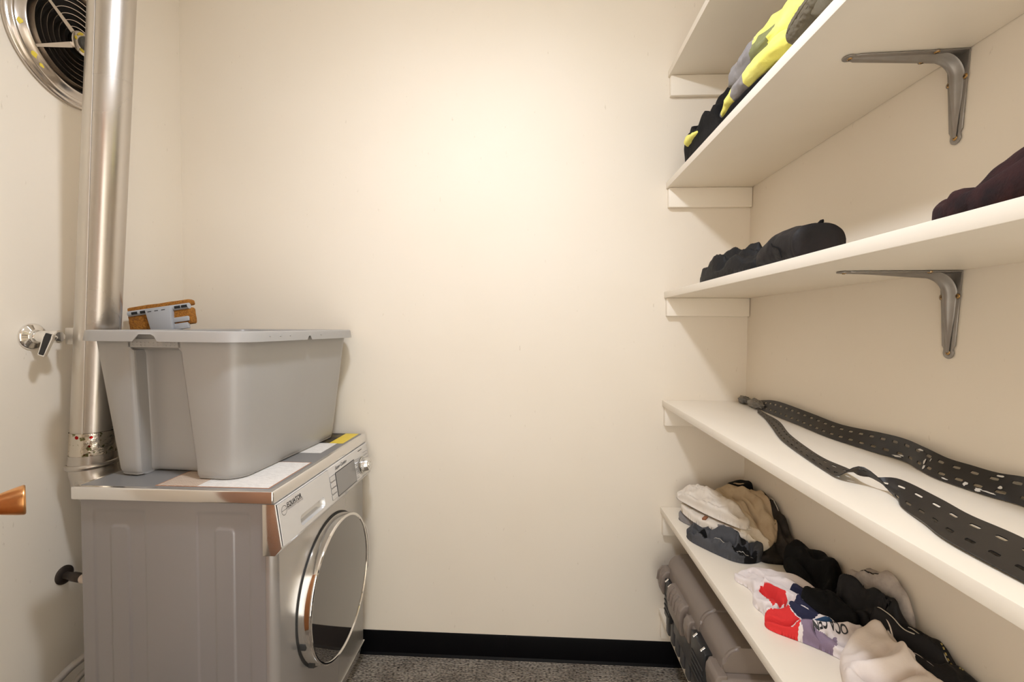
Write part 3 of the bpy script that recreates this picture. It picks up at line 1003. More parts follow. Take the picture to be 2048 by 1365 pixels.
def text_on(name, body, y0, z0, size, m, parent, shear=0.0, bold=0.0, off=0.0026, width=None, slope=0.0):
    bm = text_mesh(body, size, shear, 0.0, bold)
    xs = [v.co.x for v in bm.verts]
    k = (width / (max(xs) - min(xs))) if width else 1.0
    x_min = min(xs)
    for v in bm.verts:
        y = y0 + (v.co.x - x_min) * k
        v.co = FP(y, z0 + v.co.y + slope * (y - y0), off)
    bmesh.ops.triangulate(bm, faces=bm.faces[:])
    return obj(name, bm, m, parent)
# round mark with a line through it and the two lines of lettering
bm = bmnew()
for k in range(40):
    a0, a1 = 2 * PI * k / 40, 2 * PI * (k + 1) / 40
    q = [FP(1.1135 + r * math.cos(a), 0.8285 + r * math.sin(a), 0.0026) for r, a in ((0.0112, a0), (0.0122, a0), (0.0122, a1), (0.0112, a1))]
    bm.faces.new([bm.verts.new(p) for p in q])
q = [(1.1015, 0.8282), (1.2050, 0.8282), (1.2050, 0.8291), (1.1015, 0.8291)]
bm.faces.new([bm.verts.new(FP(y, z, 0.0027)) for y, z in q])
obj('brand_mark', bm, 'ink', dr)
text_on('lettering', 'EQUATOR', 1.1285, 0.8302, 0.0165, 'ink', dr, bold=0.0004, width=0.072)
text_on('lettering', 'ADVANCED Appliances', 1.1290, 0.8225, 0.0072, 'grey_ink', dr, width=0.077)
text_on('lettering', 'Super Combo', 1.418, 0.8355, 0.0145, 'ink', fascia, shear=0.35, off=0.0006, width=0.088, bold=0.0002)
# display with dark surround
quad_on('display_surround', 1.4135, 1.5655, 0.7500, 0.8270, 0.0, 0.0006, 'gap', fascia, 0.002)
quad_on('display', 1.4160, 1.5630, 0.7525, 0.8250, 0.0004, 0.0006, 'display', fascia, 0.001)
# push keys beside the display
for k in range(4):
    zt = 0.8255 - k * 0.0188
    frame_on('key_outline', 1.3725, 1.4100, zt - 0.0172, zt, 0.0007, 0.0, 0.0007, 'grey_ink', fascia, 0.003)
    quad_on('push_key', 1.3738, 1.4087, zt - 0.0158, zt - 0.0014, 0.0, 0.0012, 'panel', fascia, 0.002)
    text_on('lettering', '- - -', 1.380, zt - 0.0105, 0.007, 'grey_ink', fascia, off=0.0016, width=0.020)
for k in range(5):
    zt = 0.8200 - k * 0.0145
    quad_on('print_line', 1.5700, 1.6000 - 0.003 * k, zt, zt + 0.0008, 0.0, 0.0004, 'grey_ink', fascia)
    quad_on('print_line', 1.5730, 1.5900, zt - 0.0065, zt - 0.0050, 0.0, 0.0004, 'grey_ink', fascia)
for k in range(6):
    zt = 0.826 - k * 0.0115
    quad_on('print_line', 1.652, 1.690, zt, zt + 0.0008, 0.0, 0.0004, 'grey_ink', fascia)
quad_on('print_line', 1.6080, 1.6420, 0.8420, 0.8440, 0.0, 0.0004, 'ink', fascia)
quad_on('print_line', 1.40, 1.66, 0.7468, 0.7474, 0.0, 0.0004, 'grey_ink', fascia)
frame_on('button_ring', 1.4625, 1.4775, 0.7385, 0.7475, 0.0010, 0.001, 0.0008, 'grey_ink', fascia, 0.0042)
# programme dial
kc = FP(1.625, 0.7885); kx = Vector((1, 0, 0.148)).normalized()
bm = bmnew(); lathe(bm, [(0.0, 0.0005), (0.0315, 0.0005), (0.0320, 0.0015), (0.0295, 0.0025), (0.0290, 0.0010), (0, 0.0010)], kc, kx, 48)
obj('dial_ring', bm, 'satin_chrome', fascia, 40)
bm = bmnew(); lathe(bm, [(0.0285, 0.0012), (0.0285, 0.004), (0.0262, 0.006), (0.0245, 0.028), (0.0225, 0.0305), (0.012, 0.0300), (0.0, 0.0295)], kc, kx, 48)
dial = obj('programme_dial', bm, 'satin_chrome', fascia, 35)
bm = bmnew(); lathe(bm, [(0.010, 0.0306), (0.0125, 0.0310), (0.0125, 0.0303)], kc, kx, 32)
obj('dial_mark', bm, 'chrome', dial, 40)
bm = bmnew(); lathe(bm, [(0.0288, 0.0026), (0.0300, 0.0030), (0.0288, 0.0034)], kc, kx, 40)
obj('dial_shadow_gap', bm, 'gap', dial, 40)

# porthole door
DC = Vector((WR, 1.408, 0.470)); DA = (1, 0, 0)
door = thing_part = None
bm = bmnew(); lathe(bm, [(0.2215, 0.0002), (0.2215, 0.002), (0.2195, 0.003), (0.216, 0.003), (0.213, 0.002)], DC, DA, 96)
obj('door_seat', bm, 'gap', wash, 50)
bm = bmnew(); lathe(bm, [(0.2165, 0.003), (0.2165, 0.034), (0.2150, 0.0385), (0.2115, 0.0405), (0.2075, 0.0395), (0.206, 0.0365), (0.190, 0.034), (0.190, 0.003)], DC, DA, 128)
door = obj('porthole_door', bm, 'chrome', wash, 40)
bm = bmnew(); lathe(bm, [(0, 0.0405), (0.05, 0.0403), (0.12, 0.0394), (0.18, 0.0380), (0.2065, 0.0370)], DC, DA, 128)
obj('door_glass', bm, 'door_glass', door, 180)
for a in (196, 222):
    r = math.radians(a)
    p = DC + Vector((0.014, 0.2165 * math.cos(r), 0.2165 * math.sin(r)))
    bm = bmnew(); box(bm, p - Vector((0.009, 0.004, 0.009)), p + Vector((0.009, 0.004, 0.009)), 0.002)
    obj('hinge_slot', bm, 'gap', door, 40)
bm = bmnew()
pts = [DC + Vector((0.036, 0.2185 * math.cos(t), 0.2185 * math.sin(t))) for t in np.linspace(math.radians(-18), math.radians(30), 14)]
tube(bm, pts, [0.002] + [0.006] * 12 + [0.002], 10)
obj('door_grip', bm, 'lid_edge', door, 60)

# printed stickers on the lid
def sticker(name, x0, x1, y0, y1, m, z=0.8889, th=0.0003):
    return obj(name, box(bmnew(), (x0, y0, z), (x1, y1, z + th)), m, lid)
sticker('instruction_label', -0.960, -0.662, 1.098, 1.318, 'label_edge')
sticker('instruction_label', -0.957, -0.852, 1.101, 1.315, 'label_brown', 0.8891)
sticker('instruction_label', -0.852, -0.665, 1.101, 1.315, 'label_white', 0.8891)
sticker('notice_label', -0.800, -0.683, 1.418, 1.540, 'label_white')
sticker('energy_label', -0.800, -0.712, 1.545, 1.684, 'label_black')
sticker('energy_label', -0.712, -0.662, 1.540, 1.684, 'label_yellow')

# ================================================================== storage bin
BC = (-0.938, 1.410); BA = -0.072
BZ0, BZ1 = 0.8896, 1.283
binn = thing('storage_bin', (BC[0], BC[1], BZ0), 'large grey plastic storage bin with a sunk hand grip, on the washing machine', 'storage bin')
ca, sa = math.cos(BA), math.sin(BA)
def BW(x, y, z):
    return (BC[0] + x * ca - y * sa, BC[1] + x * sa + y * ca, z)
def bin_ring(a, b, r, notch_d, inset=0.0, zz_=1.1):
    """plan outline with a grip notch in each short end; same vertex count at every level"""
    a -= inset; b -= inset; r = max(r - inset, 0.01)
    pts = []
    def arc(cx, cy, t0):
        for k in range(11):
            t = math.radians(t0 + 90 * k / 10)
            pts.append((cx + r * math.cos(t), cy + r * math.sin(t)))
    arc(a - r, b - r, 0)
    d = notch_d
    w0 = 0.0725 + 0.016 * (1.236 - min(zz_, 1.236)) / 0.345      # mouth half width, wider toward the foot
    w1 = w0 - 0.006
    c = -0.019
    def notch(sgn):
        y = sgn * b
        seq = [(w0 + 0.006, 0.0), (w0, 0.06), (w0 - 0.004, 0.18), (w1 + 0.008, 0.86), (w1 + 0.002, 0.97), (w1 - 0.008, 1.0)]
        L = [(c + sgn * u, y - sgn * d * v) for u, v in seq]
        Rr = [(c - sgn * u, y - sgn * d * v) for u, v in reversed(seq)]
        return L + Rr
    pts.extend(notch(1))
    arc(-(a - r), b - r, 90)
    arc(-(a - r), -(b - r), 180)
    pts.extend(notch(-1))
    arc(a - r, -(b - r), 270)
    return pts
def bin_mesh():
    bm = bmnew()
    rows = []
    A, B = 0.223, 0.290
    def lv(z):                               # taper
        s = (1.255 - z) / (1.255 - BZ0)
        return A - 0.034 * s, B - 0.034 * s, 0.060 - 0.006 * s
    zt = 1.236                                # top of the grip recess
    levels = [(1.262, 0), (1.250, 0), (zt + 0.004, 0.0), (zt - 0.002, 0.02), (zt - 0.005, 0.050), (zt - 0.015, 0.055), (1.15, 0.055), (1.05, 0.055), (0.96, 0.054), (0.918, 0.052), (0.905, 0.051)]
    outer = []
    for z, nd in levels:
        a, b, r = lv(z)
        outer.append([(x, y, z) for x, y in bin_ring(a, b, r, nd, 0.0, z)])
    for z, ins in ((0.8975, 0.002), (0.8925, 0.006), (0.8900, 0.013), (BZ0, 0.022)):
        a, b, r = lv(z)
        outer.append([(x, y, z) for x, y in bin_ring(a, b, r, 0.050, ins, z)])
    inner = []
    for z, nd in [(0.8925, 0.053)] + [l for l in levels[::-1]]:
        a, b, r = lv(z)
        inner.append([(x, y, max(z, 0.8925)) for x, y in bin_ring(a, b, r, nd * 1.0, 0.003, z)])
    V = [[bm.verts.new(BW(*p)) for p in ring] for ring in outer]
    Wv = [[bm.verts.new(BW(*p)) for p in ring] for ring in inner]
    n = len(V[0])
    for R_ in (V, Wv):
        for p, q in zip(R_, R_[1:]):
            for k in range(n):
                j = (k + 1) % n; bm.faces.new((p[k], p[j], q[j], q[k]))
    bm.faces.new(V[-1]); bm.faces.new(Wv[0])
    for k in range(n):
        j = (k + 1) % n; bm.faces.new((V[0][k], V[0][j], Wv[-1][j], Wv[-1][k]))
    return bm
obj('bin_body', bin_mesh(), 'bin', binn, 38)
# folded-over rim; gaps at the middle of each side where the lid clips would sit
def rim_mesh():
    bm = bmnew()
    a, b, r = 0.243, 0.310, 0.070
    P = []
    N = 240
    base = rrect(a, b, r, 14)
    # resample evenly
    Q = [np.array(p) for p in base] + [np.array(base[0])]
    seg = [np.linalg.norm(Q[i + 1] - Q[i]) for i in range(len(Q) - 1)]
    cum = np.concatenate([[0], np.cumsum(seg)])
    cs = []
    for k in range(N):
        s = cum[-1] * k / N
        i = min(np.searchsorted(cum, s, 'right') - 1, len(seg) - 1)
        t = (s - cum[i]) / seg[i] if seg[i] > 1e-9 else 0
        cs.append(Q[i] * (1 - t) + Q[i + 1] * t)
    prof = [(-0.026, 1.2600), (-0.026, 1.2790), (-0.0235, 1.2822), (-0.006, 1.2835), (-0.0015, 1.2815), (0.0, 1.2770), (0.003, 1.2555), (0.0010, 1.2550), (-0.0022, 1.2770), (-0.022, 1.2780), (-0.0225, 1.2600)]
    rings = []
    for k in range(N):
        p = cs[k]; q = cs[(k + 1) % N]; o = cs[k - 1]
        t = q - o; t /= np.linalg.norm(t); nrm = np.array([t[1], -t[0]])
        cut = 0.0
        if abs(abs(p[1]) - b) < 0.004 and abs(p[0] + 0.020) < 0.034:
            cut = min(1.0, (0.034 - abs(p[0] + 0.020)) / 0.012)
        if abs(abs(p[0]) - a) < 0.004 and abs(p[1] + 0.02) < 0.010:
            cut = 0.65
        ring = []
        for u, z in prof:
            if z < 1.2700 and u > -0.01:
                z = z + 0.0185 * cut
            pp = p + nrm * u
            ring.append(bm.verts.new(BW(pp[0], pp[1], z)))
        rings.append(ring)
    for k in range(N):
        A_, B_ = rings[k], rings[(k + 1) % N]
        for i in range(len(prof)):
            j = (i + 1) % len(prof)
            bm.faces.new((A_[i], B_[i], B_[j], A_[j]))
    return bm
obj('rim', rim_mesh(), 'bin', binn, 40)
# textured lip above the near hand grip
bm = bmnew()
for i in range(11):
    for j in range(2):
        x = -0.020 - 0.066 + 0.012 * i; z = 1.2415 + 0.0075 * j
        y = -(0.290 - 0.034 * (1.255 - z) / 0.365)
        c = [BW(x + 0.006 + 0.0055 * dx, y - 0.0012 * (1 if dx == 0 and dz == 0 else 0), z + 0.0035 + 0.0034 * dz) for dx, dz in ((0, 1), (1, 0), (0, -1), (-1, 0), (0, 0))]
        vv = [bm.verts.new(p) for p in c]
        for k in range(4):
            bm.faces.new((vv[k], vv[(k + 1) % 4], vv[4]))
obj('grip_texture', bm, 'bin', binn)
# little moulded drip marks under the rim
for s_, y in ((1, -0.16), (1, -0.205), (1, -0.115), (1, 0.05)):
    bm = bmnew(); p = BW(0.243 + 0.0012, y, 1.270)
    lathe(bm, [(0.0028, 0), (0.0022, 0.0012), (0, 0.0016)], p, (ca, sa, 0), 12)
    obj('moulded_stud', bm, 'bin', binn, 60)

# ================================================================== sponge mop behind the bin
mop = thing('sponge_mop', (-1.255, 1.50, 0.0), 'sponge mop with orange head stood upside down between bin and corner', 'mop')
MC = Vector((-1.245, 1.455, 1.333)); tilt = math.radians(9)
mx_, mz_ = Vector((math.cos(tilt), 0.10, math.sin(tilt))).normalized(), Vector((-math.sin(tilt), 0, math.cos(tilt)))
my_ = mz_.cross(mx_)
def MW(u, v, w):                  # u along head, v toward the viewer, w up
    return MC + mx_ * u - my_ * v + mz_ * w
def mbox(name, u0, u1, v0, v1, w0, w1, m, parent, bev=0.002):
    bm = box(bmnew(), (u0, v0, w0), (u1, v1, w1), bev)
    for v in bm.verts:
        v.co = MW(*v.co)
    return obj(name, bm, m, parent, 40)
def sponge_part(name, w0, w1, v0, v1, seed):
    bm = bmnew(); r = bmesh.ops.create_grid(bm, x_segments=2, y_segments=2, size=1); bmesh.ops.delete(bm, geom=bm.verts[:], context='VERTS')
    box(bm, (-0.100, v0, w0), (0.100, v1, w1), 0.006, 2)
    bmesh.ops.subdivide_edges(bm, edges=bm.edges[:], cuts=5, use_grid_fill=True)
    for v in bm.verts:
        n = float(perlin(v.co.x * 90, v.co.y * 90 + seed, v.co.z * 90)) * 0.003
        v.co = MW(v.co.x, v.co.y + n, v.co.z + n)
    return obj(name, bm, 'sponge', mop, 50)
sponge_part('sponge', 0.018, 0.036, -0.035, 0.004, 1)
sponge_part('sponge', -0.045, 0.010, -0.030, 0.006, 5)
def mtube(name, u0, u1, v, w, r, m, parent):
    bm = bmnew(); tube(bm, [MW(u0, v, w), MW(u1, v, w)], r, 16); return obj(name, bm, m, parent, 40)
mtube('backing_plate', -0.093, 0.101, 0.004, 0.0135, 0.0098, 'mop_grey', mop)
for u in (-0.070, -0.042, 0.068, 0.090):
    bm = box(bmnew(), (u - 0.010, 0.0105, 0.0085), (u + 0.010, 0.0145, 0.0175), 0.0016)
    for v in bm.verts: v.co = MW(*v.co)
    obj('slot', bm, 'dark_hole', mop, 40)
bm = bmnew()
prism(bm, [(-0.032, 0.020), (0.052, 0.020), (0.046, -0.060), (-0.022, -0.060)], 'y', 0.000, 0.022, 0.004, 2)
for v in bm.verts: v.co = MW(*v.co)
obj('handle_socket', bm, 'mop_grey', mop, 40)
for u in (-0.016, 0.006, 0.028):
    mbox('slot', u - 0.006, u + 0.006, 0.0205, 0.0228, 0.0085, 0.0108, 'dark_hole', mop, 0.0004)
mbox('hinge_plate', 0.046, 0.096, -0.004, 0.012, -0.036, -0.020, 'mop_grey', mop)
mbox('hinge_plate', 0.046, 0.090, -0.004, 0.010, -0.060, -0.040, 'mop_grey', mop)
bm = bmnew(); tube(bm, [MW(0.012, 0.011, -0.055), (-1.262, 1.47, 1.18), (-1.262, 1.50, 0.002)], 0.0105, 14)
obj('handle', bm, 'steel_handle', mop, 60)

# ================================================================== duct
def PC(z):                        # axis of the leaning duct
    s = (z - 0.966) / (2.245 - 0.966)
    return Vector((-1.302 + s * 0.119, 1.276 - s * 0.031, z))
PRAD = 0.0515
duct = thing('vent_duct', tuple(PC(0.80)), 'tall shiny metal vent duct leaning beside the left wall', 'duct')
bm = bmnew(); N = 64
zs = np.linspace(0.93, ZC - 0.002, 40)
rings = []
for z in zs:
    c = PC(z)
    ring = []
    for k in range(N):
        a = 2 * PI * k / N
        r = PRAD * (1 + 0.002 * math.sin(2 * a + z * 4))
        ring.append(bm.verts.new(c + Vector((r * math.cos(a), r * math.sin(a), 0))))
    rings.append(ring)
for A_, B_ in zip(rings, rings[1:]):
    for k in range(N):
        bm.faces.new((A_[k], A_[(k + 1) % N], B_[(k + 1) % N], B_[k]))
pipe = obj('duct_pipe', bm, 'duct', duct, 180)
# lapped seam strip that winds slightly round the pipe
bm = bmnew(); prev = None
for z in np.linspace(0.93, 2.55, 50):
    s = (z - 0.93) / 1.62
    am = math.radians(288 - 22 * s)
    c = PC(z)
    row = []
    for da, rr_ in ((-78, 0.0006), (-75, 0.0014), (-50, 0.0015), (-25, 0.0015), (0, 0.0015), (1.5, 0.0002)):
        a = am + math.radians(da); r = PRAD * 1.006 + rr_
        row.append(bm.verts.new(c + Vector((r * math.cos(a), r * math.sin(a), 0))))
    if prev:
        for k in range(5):
            bm.faces.new((prev[k], prev[k + 1], row[k + 1], row[k]))
    prev = row
obj('lapped_seam', bm, 'duct_dull', pipe, 60)
def ring_on(name, z0, z1, r0, r1, m, parent, n=64, crink=0.0):
    bm = bmnew(); rows = []
    for i, z in enumerate(np.linspace(z0, z1, 10)):
        c = PC(z); row = []
        for k in range(n):
            a = 2 * PI * k / n
            r = r0 + (r1 - r0) * i / 9 + crink * float(perlin(math.cos(a) * 6, math.sin(a) * 6, z * 60))
            row.append(bm.verts.new(c + Vector((r * math.cos(a), r * math.sin(a), 0))))
        rows.append(row)
    for A_, B_ in zip(rows, rows[1:]):
        for k in range(n):
            bm.faces.new((A_[k], A_[(k + 1) % n], B_[(k + 1) % n], B_[k]))
    return obj(name, bm, m, parent, 180)
ring_on('foil_tape', 0.915, 0.985, 0.0545, 0.0545, 'foil_tape', duct, crink=0.0012)
ring_on('collar', 0.880, 0.918, 0.0560, 0.0550, 'duct', duct)
bm = bmnew(); c = PC(0.884)
lathe(bm, [(0.0560, -0.008), (0.0605, -0.006), (0.0620, 0.0), (0.0605, 0.006), (0.0560, 0.008)], c, (-0.069, 0, 1), 64)
obj('collar_bead', bm, 'duct', duct, 60)
el = []
c = PC(0.885)
for k in range(11):
    a = PI / 2 * k / 10
    el.append((c.x + 0.115 * (1 - math.cos(a)) , c.y + 0.0, c.z - 0.115 * math.sin(a)))
el.append((WL - 0.002, c.y, c.z - 0.115))
bm = bmnew(); tube(bm, el, 0.0545, 40, False)
obj('elbow', bm, 'duct', duct, 180)
bm = bmnew(); box(bm, (-1.330, 1.226, 1.240), (-1.300, 1.238, 1.288), 0.002)
obj('wall_clip', bm, 'duct_dull', duct, 40)

# ================================================================== extractor fan on the left wall
FC = Vector((XL, 1.318, 2.132)); FAX = (1, 0, 0)
fan = thing('extractor_fan', tuple(FC), 'round chrome extractor fan with louvre rings and yellow paint chips, high on the left wall', 'extractor fan')
bm = bmnew(); lathe(bm, [(0.181, 0.0005), (0.184, 0.006), (0.182, 0.012), (0.177, 0.014), (0.174, 0.011), (0.172, 0.012), (0.170, 0.017), (0.165, 0.019), (0.162, 0.018), (0.150, 0.026), (0.1475, 0.030), (0.1445, 0.031), (0.1425, 0.028), (0.1415, 0.004)], FC, FAX, 96)
fr = obj('outer_frame', bm, 'fan_metal', fan, 50)
bm = bmnew(); lathe(bm, [(0.1435, 0.002), (0, 0.002)], FC, FAX, 48)
obj('dark_inside', bm, 'fan_dark', fan)
for i, r in enumerate((0.044, 0.060, 0.076, 0.092, 0.108, 0.124)):
    bm = bmnew(); lathe(bm, [(r, 0.030), (r + 0.0014, 0.0308), (r + 0.0060, 0.012), (r + 0.0046, 0.0115)], FC, FAX, 72, closed=True)
    obj('louvre_ring', bm, 'fan_metal', fan, 40)
for a in (142, 212, 322, 32):
    t = math.radians(a)
    dv = Vector((0, math.cos(t), math.sin(t))); nv = Vector((0, -math.sin(t), math.cos(t)))
    p0, p1 = FC + dv * 0.022 + Vector((0.032, 0, 0)), FC + dv * 0.146 + Vector((0.029, 0, 0))
    bm = bmnew()
    w0, w1 = 0.0080, 0.0032
    P = [p0 + nv * w0, p1 + nv * w1, p1 - nv * w1, p0 - nv * w0]
    A_ = [bm.verts.new(p) for p in P]; B_ = [bm.verts.new(p + Vector((0.004, 0, 0))) for p in P]
    bm.faces.new(A_[::-1]); bm.faces.new(B_)
    for i in range(4):
        j = (i + 1) % 4; bm.faces.new((A_[i], A_[j], B_[j], B_[i]))
    obj('spoke', bm, 'fan_metal', fan, 30)
bm = bmnew(); lathe(bm, [(0.034, 0.028), (0.034, 0.040), (0.031, 0.043), (0.018, 0.046), (0.0, 0.047)], FC, FAX, 40)
hub = obj('hub', bm, 'fan_metal', fan, 40)
bm = bmnew(); lathe(bm, [(0.020, 0.046), (0.020, 0.052), (0.016, 0.056), (0, 0.056)], FC, FAX, 32)
obj('hub_cap', bm, 'fan_hub', hub, 40)
def chip(r0, a, w, l, x, parent):
    bm = bmnew(); P = []
    for k in range(9):
        t = 2 * PI * k / 9; j = 0.7 + 0.5 * random.random()
        rr_ = r0 + w * j * math.cos(t); aa = math.radians(a) + l * j * math.sin(t) / r0
        P.append(FC + Vector((x - ((rr_ - r0) * 0.66 if r0 > 0.13 else 0), rr_ * math.cos(aa), rr_ * math.sin(aa))))
    bm.faces.new([bm.verts.new(p) for p in P])
    obj('paint_chip', bm, 'yellow_paint', parent)
for r0, a, w, l in ((0.157, 191, 0.0060, 0.009), (0.152, 209, 0.0030, 0.009), (0.156, 219, 0.0050, 0.010), (0.157, 229, 0.003, 0.008), (0.151, 224, 0.002, 0.010)):
    chip(r0, a, w, l, 0.0228, fr)
for r0, a, w, l in ((0.026, 120, 0.004, 0.012), (0.026, 250, 0.005, 0.008), (0.027, 170, 0.004, 0.006)):
    chip(r0, a, w, l, 0.0455, hub)

# ================================================================== tap, pipe stub, hoses, peg on the left wall
tap = thing('wall_tap', (XL, 1.193, 1.263), 'chrome quarter turn wall tap with a black lever pointing down', 'tap')
tp = Vector((XL, 1.193, 1.263))
bm = bmnew(); lathe(bm, [(0.037, 0.0005), (0.037, 0.003), (0.032, 0.008), (0.020, 0.011), (0.017, 0.014), (0.017, 0.020), (0.0, 0.020)], tp, (1, 0, 0), 48)
obj('wall_flange', bm, 'chrome', tap, 50)
bm = bmnew(); lathe(bm, [(0.0125, 0.015), (0.0125, 0.026), (0.0165, 0.028), (0.0165, 0.050), (0.0150, 0.052), (0.0150, 0.060), (0.0175, 0.062), (0.0175, 0.082), (0.013, 0.088), (0, 0.088)], tp, (1, -0.06, 0), 32)
obj('tap_body', bm, 'chrome', tap, 40)
hc = tp + Vector((0.076, -0.012, -0.002))
bm = bmnew(); lathe(bm, [(0.0115, -0.006), (0.0115, 0.010), (0.0095, 0.013), (0, 0.013)], hc, (0.25, -1, 0), 24)
obj('spindle', bm, 'chrome', tap, 40)
hp = hc + Vector((0.003, -0.014, 0))
def lever(name, w0, w1, L, d0, d1, m, parent):
    bm = bmnew()
    ax = Vector((-0.36, -0.05, -1)).normalized(); n = Vector((0.25, -1, 0)).normalized(); n = (n - ax * n.dot(ax)).normalized(); sd = ax.cross(n)
    P = [(-0.012, w0), (0.0, w0 * 1.1), (L * 0.5, (w0 + w1) / 2), (L, w1)]
    out = [(u, w) for u, w in P] + [(u, -w) for u, w in reversed(P)]
    A_ = [bm.verts.new(hp + ax * u + sd * w + n * d0) for u, w in out]; B_ = [bm.verts.new(hp + ax * u + sd * w + n * d1) for u, w in out]
    bm.faces.new(A_[::-1]); bm.faces.new(B_)
    for i in range(len(out)):
        j = (i + 1) % len(out); bm.faces.new((A_[i], A_[j], B_[j], B_[i]))
    bmesh.ops.bevel(bm, geom=bm.edges[:], offset=0.0012, segments=2, affect='EDGES')
    return obj(name, bm, m, parent, 40)
lv_ = lever('lever', 0.0105, 0.0085, 0.052, -0.004, 0.006, 'chrome', tap)
lever('lever_inlay', 0.0070, 0.0058, 0.049, 0.0055, 0.0072, 'toolbox_black', lv_)

stub = thing('supply_pipe', (XL, 1.262, 0.553), 'dark tarnished pipe stub with wall flange behind the washing machine', 'pipe')
sp = Vector((XL, 1.262, 0.553)); sd_ = Vector((1, -0.35, 0.12)).normalized()
bm = bmnew(); lathe(bm, [(0.027, 0.0005), (0.027, 0.003), (0.022, 0.007), (0.013, 0.009), (0.0, 0.009)], sp, (1, 0, 0), 40)
obj('wall_flange', bm, 'bronze', stub, 50)
bm = bmnew(); lathe(bm, [(0.010, 0.005), (0.010, 0.05), (0.013, 0.052), (0.013, 0.085), (0.011, 0.09), (0.011, 0.105)], sp, sd_, 24)
obj('pipe_run', bm, 'bronze', stub, 40)
bm = bmnew(); lathe(bm, [(0.0118, 0.100), (0.0135, 0.104), (0.0128, 0.122), (0.0142, 0.130), (0.010, 0.150), (0, 0.15)], sp, sd_, 20)
obj('thread_wrap', bm, 'tape_white', stub, 60)
def hose(pts, r, label):
    bm = bmnew(); tube(bm, catmull(pts, 10), r, 12)
    return tag(obj('supply_hose', bm, 'hose', None, 180, pts[-1]), label, 'hose', 'hoses behind the washing machine')
hose([(-1.165, 1.20, 0.46), (-1.195, 1.150, 0.412), (-1.235, 1.115, 0.372), (-1.275, 1.085, 0.30), (-1.30, 1.06, 0.10), (-1.28, 1.08, 0.012)], 0.0095, 'grey braided hose looping out furthest from the washing machine back')
hose([(-1.165, 1.23, 0.43), (-1.198, 1.165, 0.372), (-1.225, 1.135, 0.335), (-1.25, 1.115, 0.25), (-1.255, 1.11, 0.10), (-1.23, 1.12, 0.012)], 0.0080, 'grey braided hose tucked closest to the washing machine back')

# ================================================================== toolbox on the lowest shelf
tb = thing('toolbox', (0.58, 1.395, Z6), 'taupe and black plastic toolbox with ribbed latches on the lowest shelf', 'toolbox')
TY0, TY1 = 1.135, 1.655
TX0, TX1 = 0.478, 0.690
ZL = 0.402                         # lid line
bm = bmnew()
box(bm, (TX0 + 0.006, TY0 + 0.012, Z6 + 0.0005), (TX1 - 0.004, TY1 - 0.012, ZL - 0.004), 0.008, 3)
tbody = obj('body', bm, 'toolbox_dark', tb, 40)
# moulded vertical flutes along the foot of the body
for k in range(9):
    y = TY0 + 0.05 + k * 0.0505
    bm = bmnew(); box(bm, (TX0 - 0.004, y - 0.016, Z6 + 0.001), (TX0 + 0.012, y + 0.016, Z6 + 0.085), 0.006, 3)
    obj('flute', bm, 'toolbox_dark', tbody, 40)
bm = bmnew(); box(bm, (TX0 - 0.006, TY0 + 0.200, Z6 + 0.055), (TX0 + 0.010, TY0 + 0.385, ZL - 0.010), 0.010, 3)
obj('front_plate', bm, 'toolbox_dark', tbody, 40)
bm = bmnew()
P = [(0, 0.020), (0.008, 0.012), (0.014, 0.018), (0.018, 0.004), (0.012, -0.006), (0.016, -0.020), (0.002, -0.010), (-0.006, -0.022), (-0.010, -0.004), (-0.018, 0.002), (-0.008, 0.008)]
prism(bm, [(TY0 + 0.345 + 0.75 * a, Z6 + 0.118 + 0.75 * b) for a, b in P], 'x', TX0 - 0.0066, TX0 - 0.006)
obj('yellow_mark', bm, 'yellow_print', tbody)
# lid: base tray lip plus domed top in three bays
bm = bmnew(); box(bm, (TX0 - 0.006, TY0, ZL - 0.012), (TX1, TY1, ZL + 0.018), 0.008, 3)
lidt = obj('lid', bm, 'toolbox', tb, 40)
bm = bmnew(); box(bm, (TX0 - 0.0075, TY0 - 0.0015, ZL - 0.0145), (TX1 + 0.001, TY1 + 0.0015, ZL - 0.0125))
obj('lid_gap', bm, 'gap', lidt)
def dome(name, y0, y1, grow):
    bm = bmnew()
    x0, x1 = TX0 + 0.010 - grow, TX1 - 0.012 + grow
    zt = 0.486 + grow
    r = 0.045
    pr = [(x0 - 0.004, ZL + 0.012)] + [(x0 + r - r * math.cos(PI / 2 * k / 8), zt - r + r * math.sin(PI / 2 * k / 8)) for k in range(9)]
    pr += [(x1 - r + r * math.sin(PI / 2 * k / 8), zt - r + r * math.cos(PI / 2 * k / 8)) for k in range(9)] + [(x1 + 0.004, ZL + 0.012)]
    prism(bm, pr, 'y', y0, y1, 0.0)
    ed = [e for e in bm.edges if abs(e.verts[0].co.y - e.verts[1].co.y) < 1e-6]
    bmesh.ops.bevel(bm, geom=ed, offset=0.007, segments=3, affect='EDGES', clamp_overlap=True)
    return obj(name, bm, 'toolbox', lidt, 35)
dome('domed_top', TY0 + 0.024, TY0 + 0.178, 0.0)
dome('domed_top', TY0 + 0.170, TY1 - 0.060, 0.006)
dome('domed_top', TY1 - 0.070, TY1 - 0.012, 0.0)
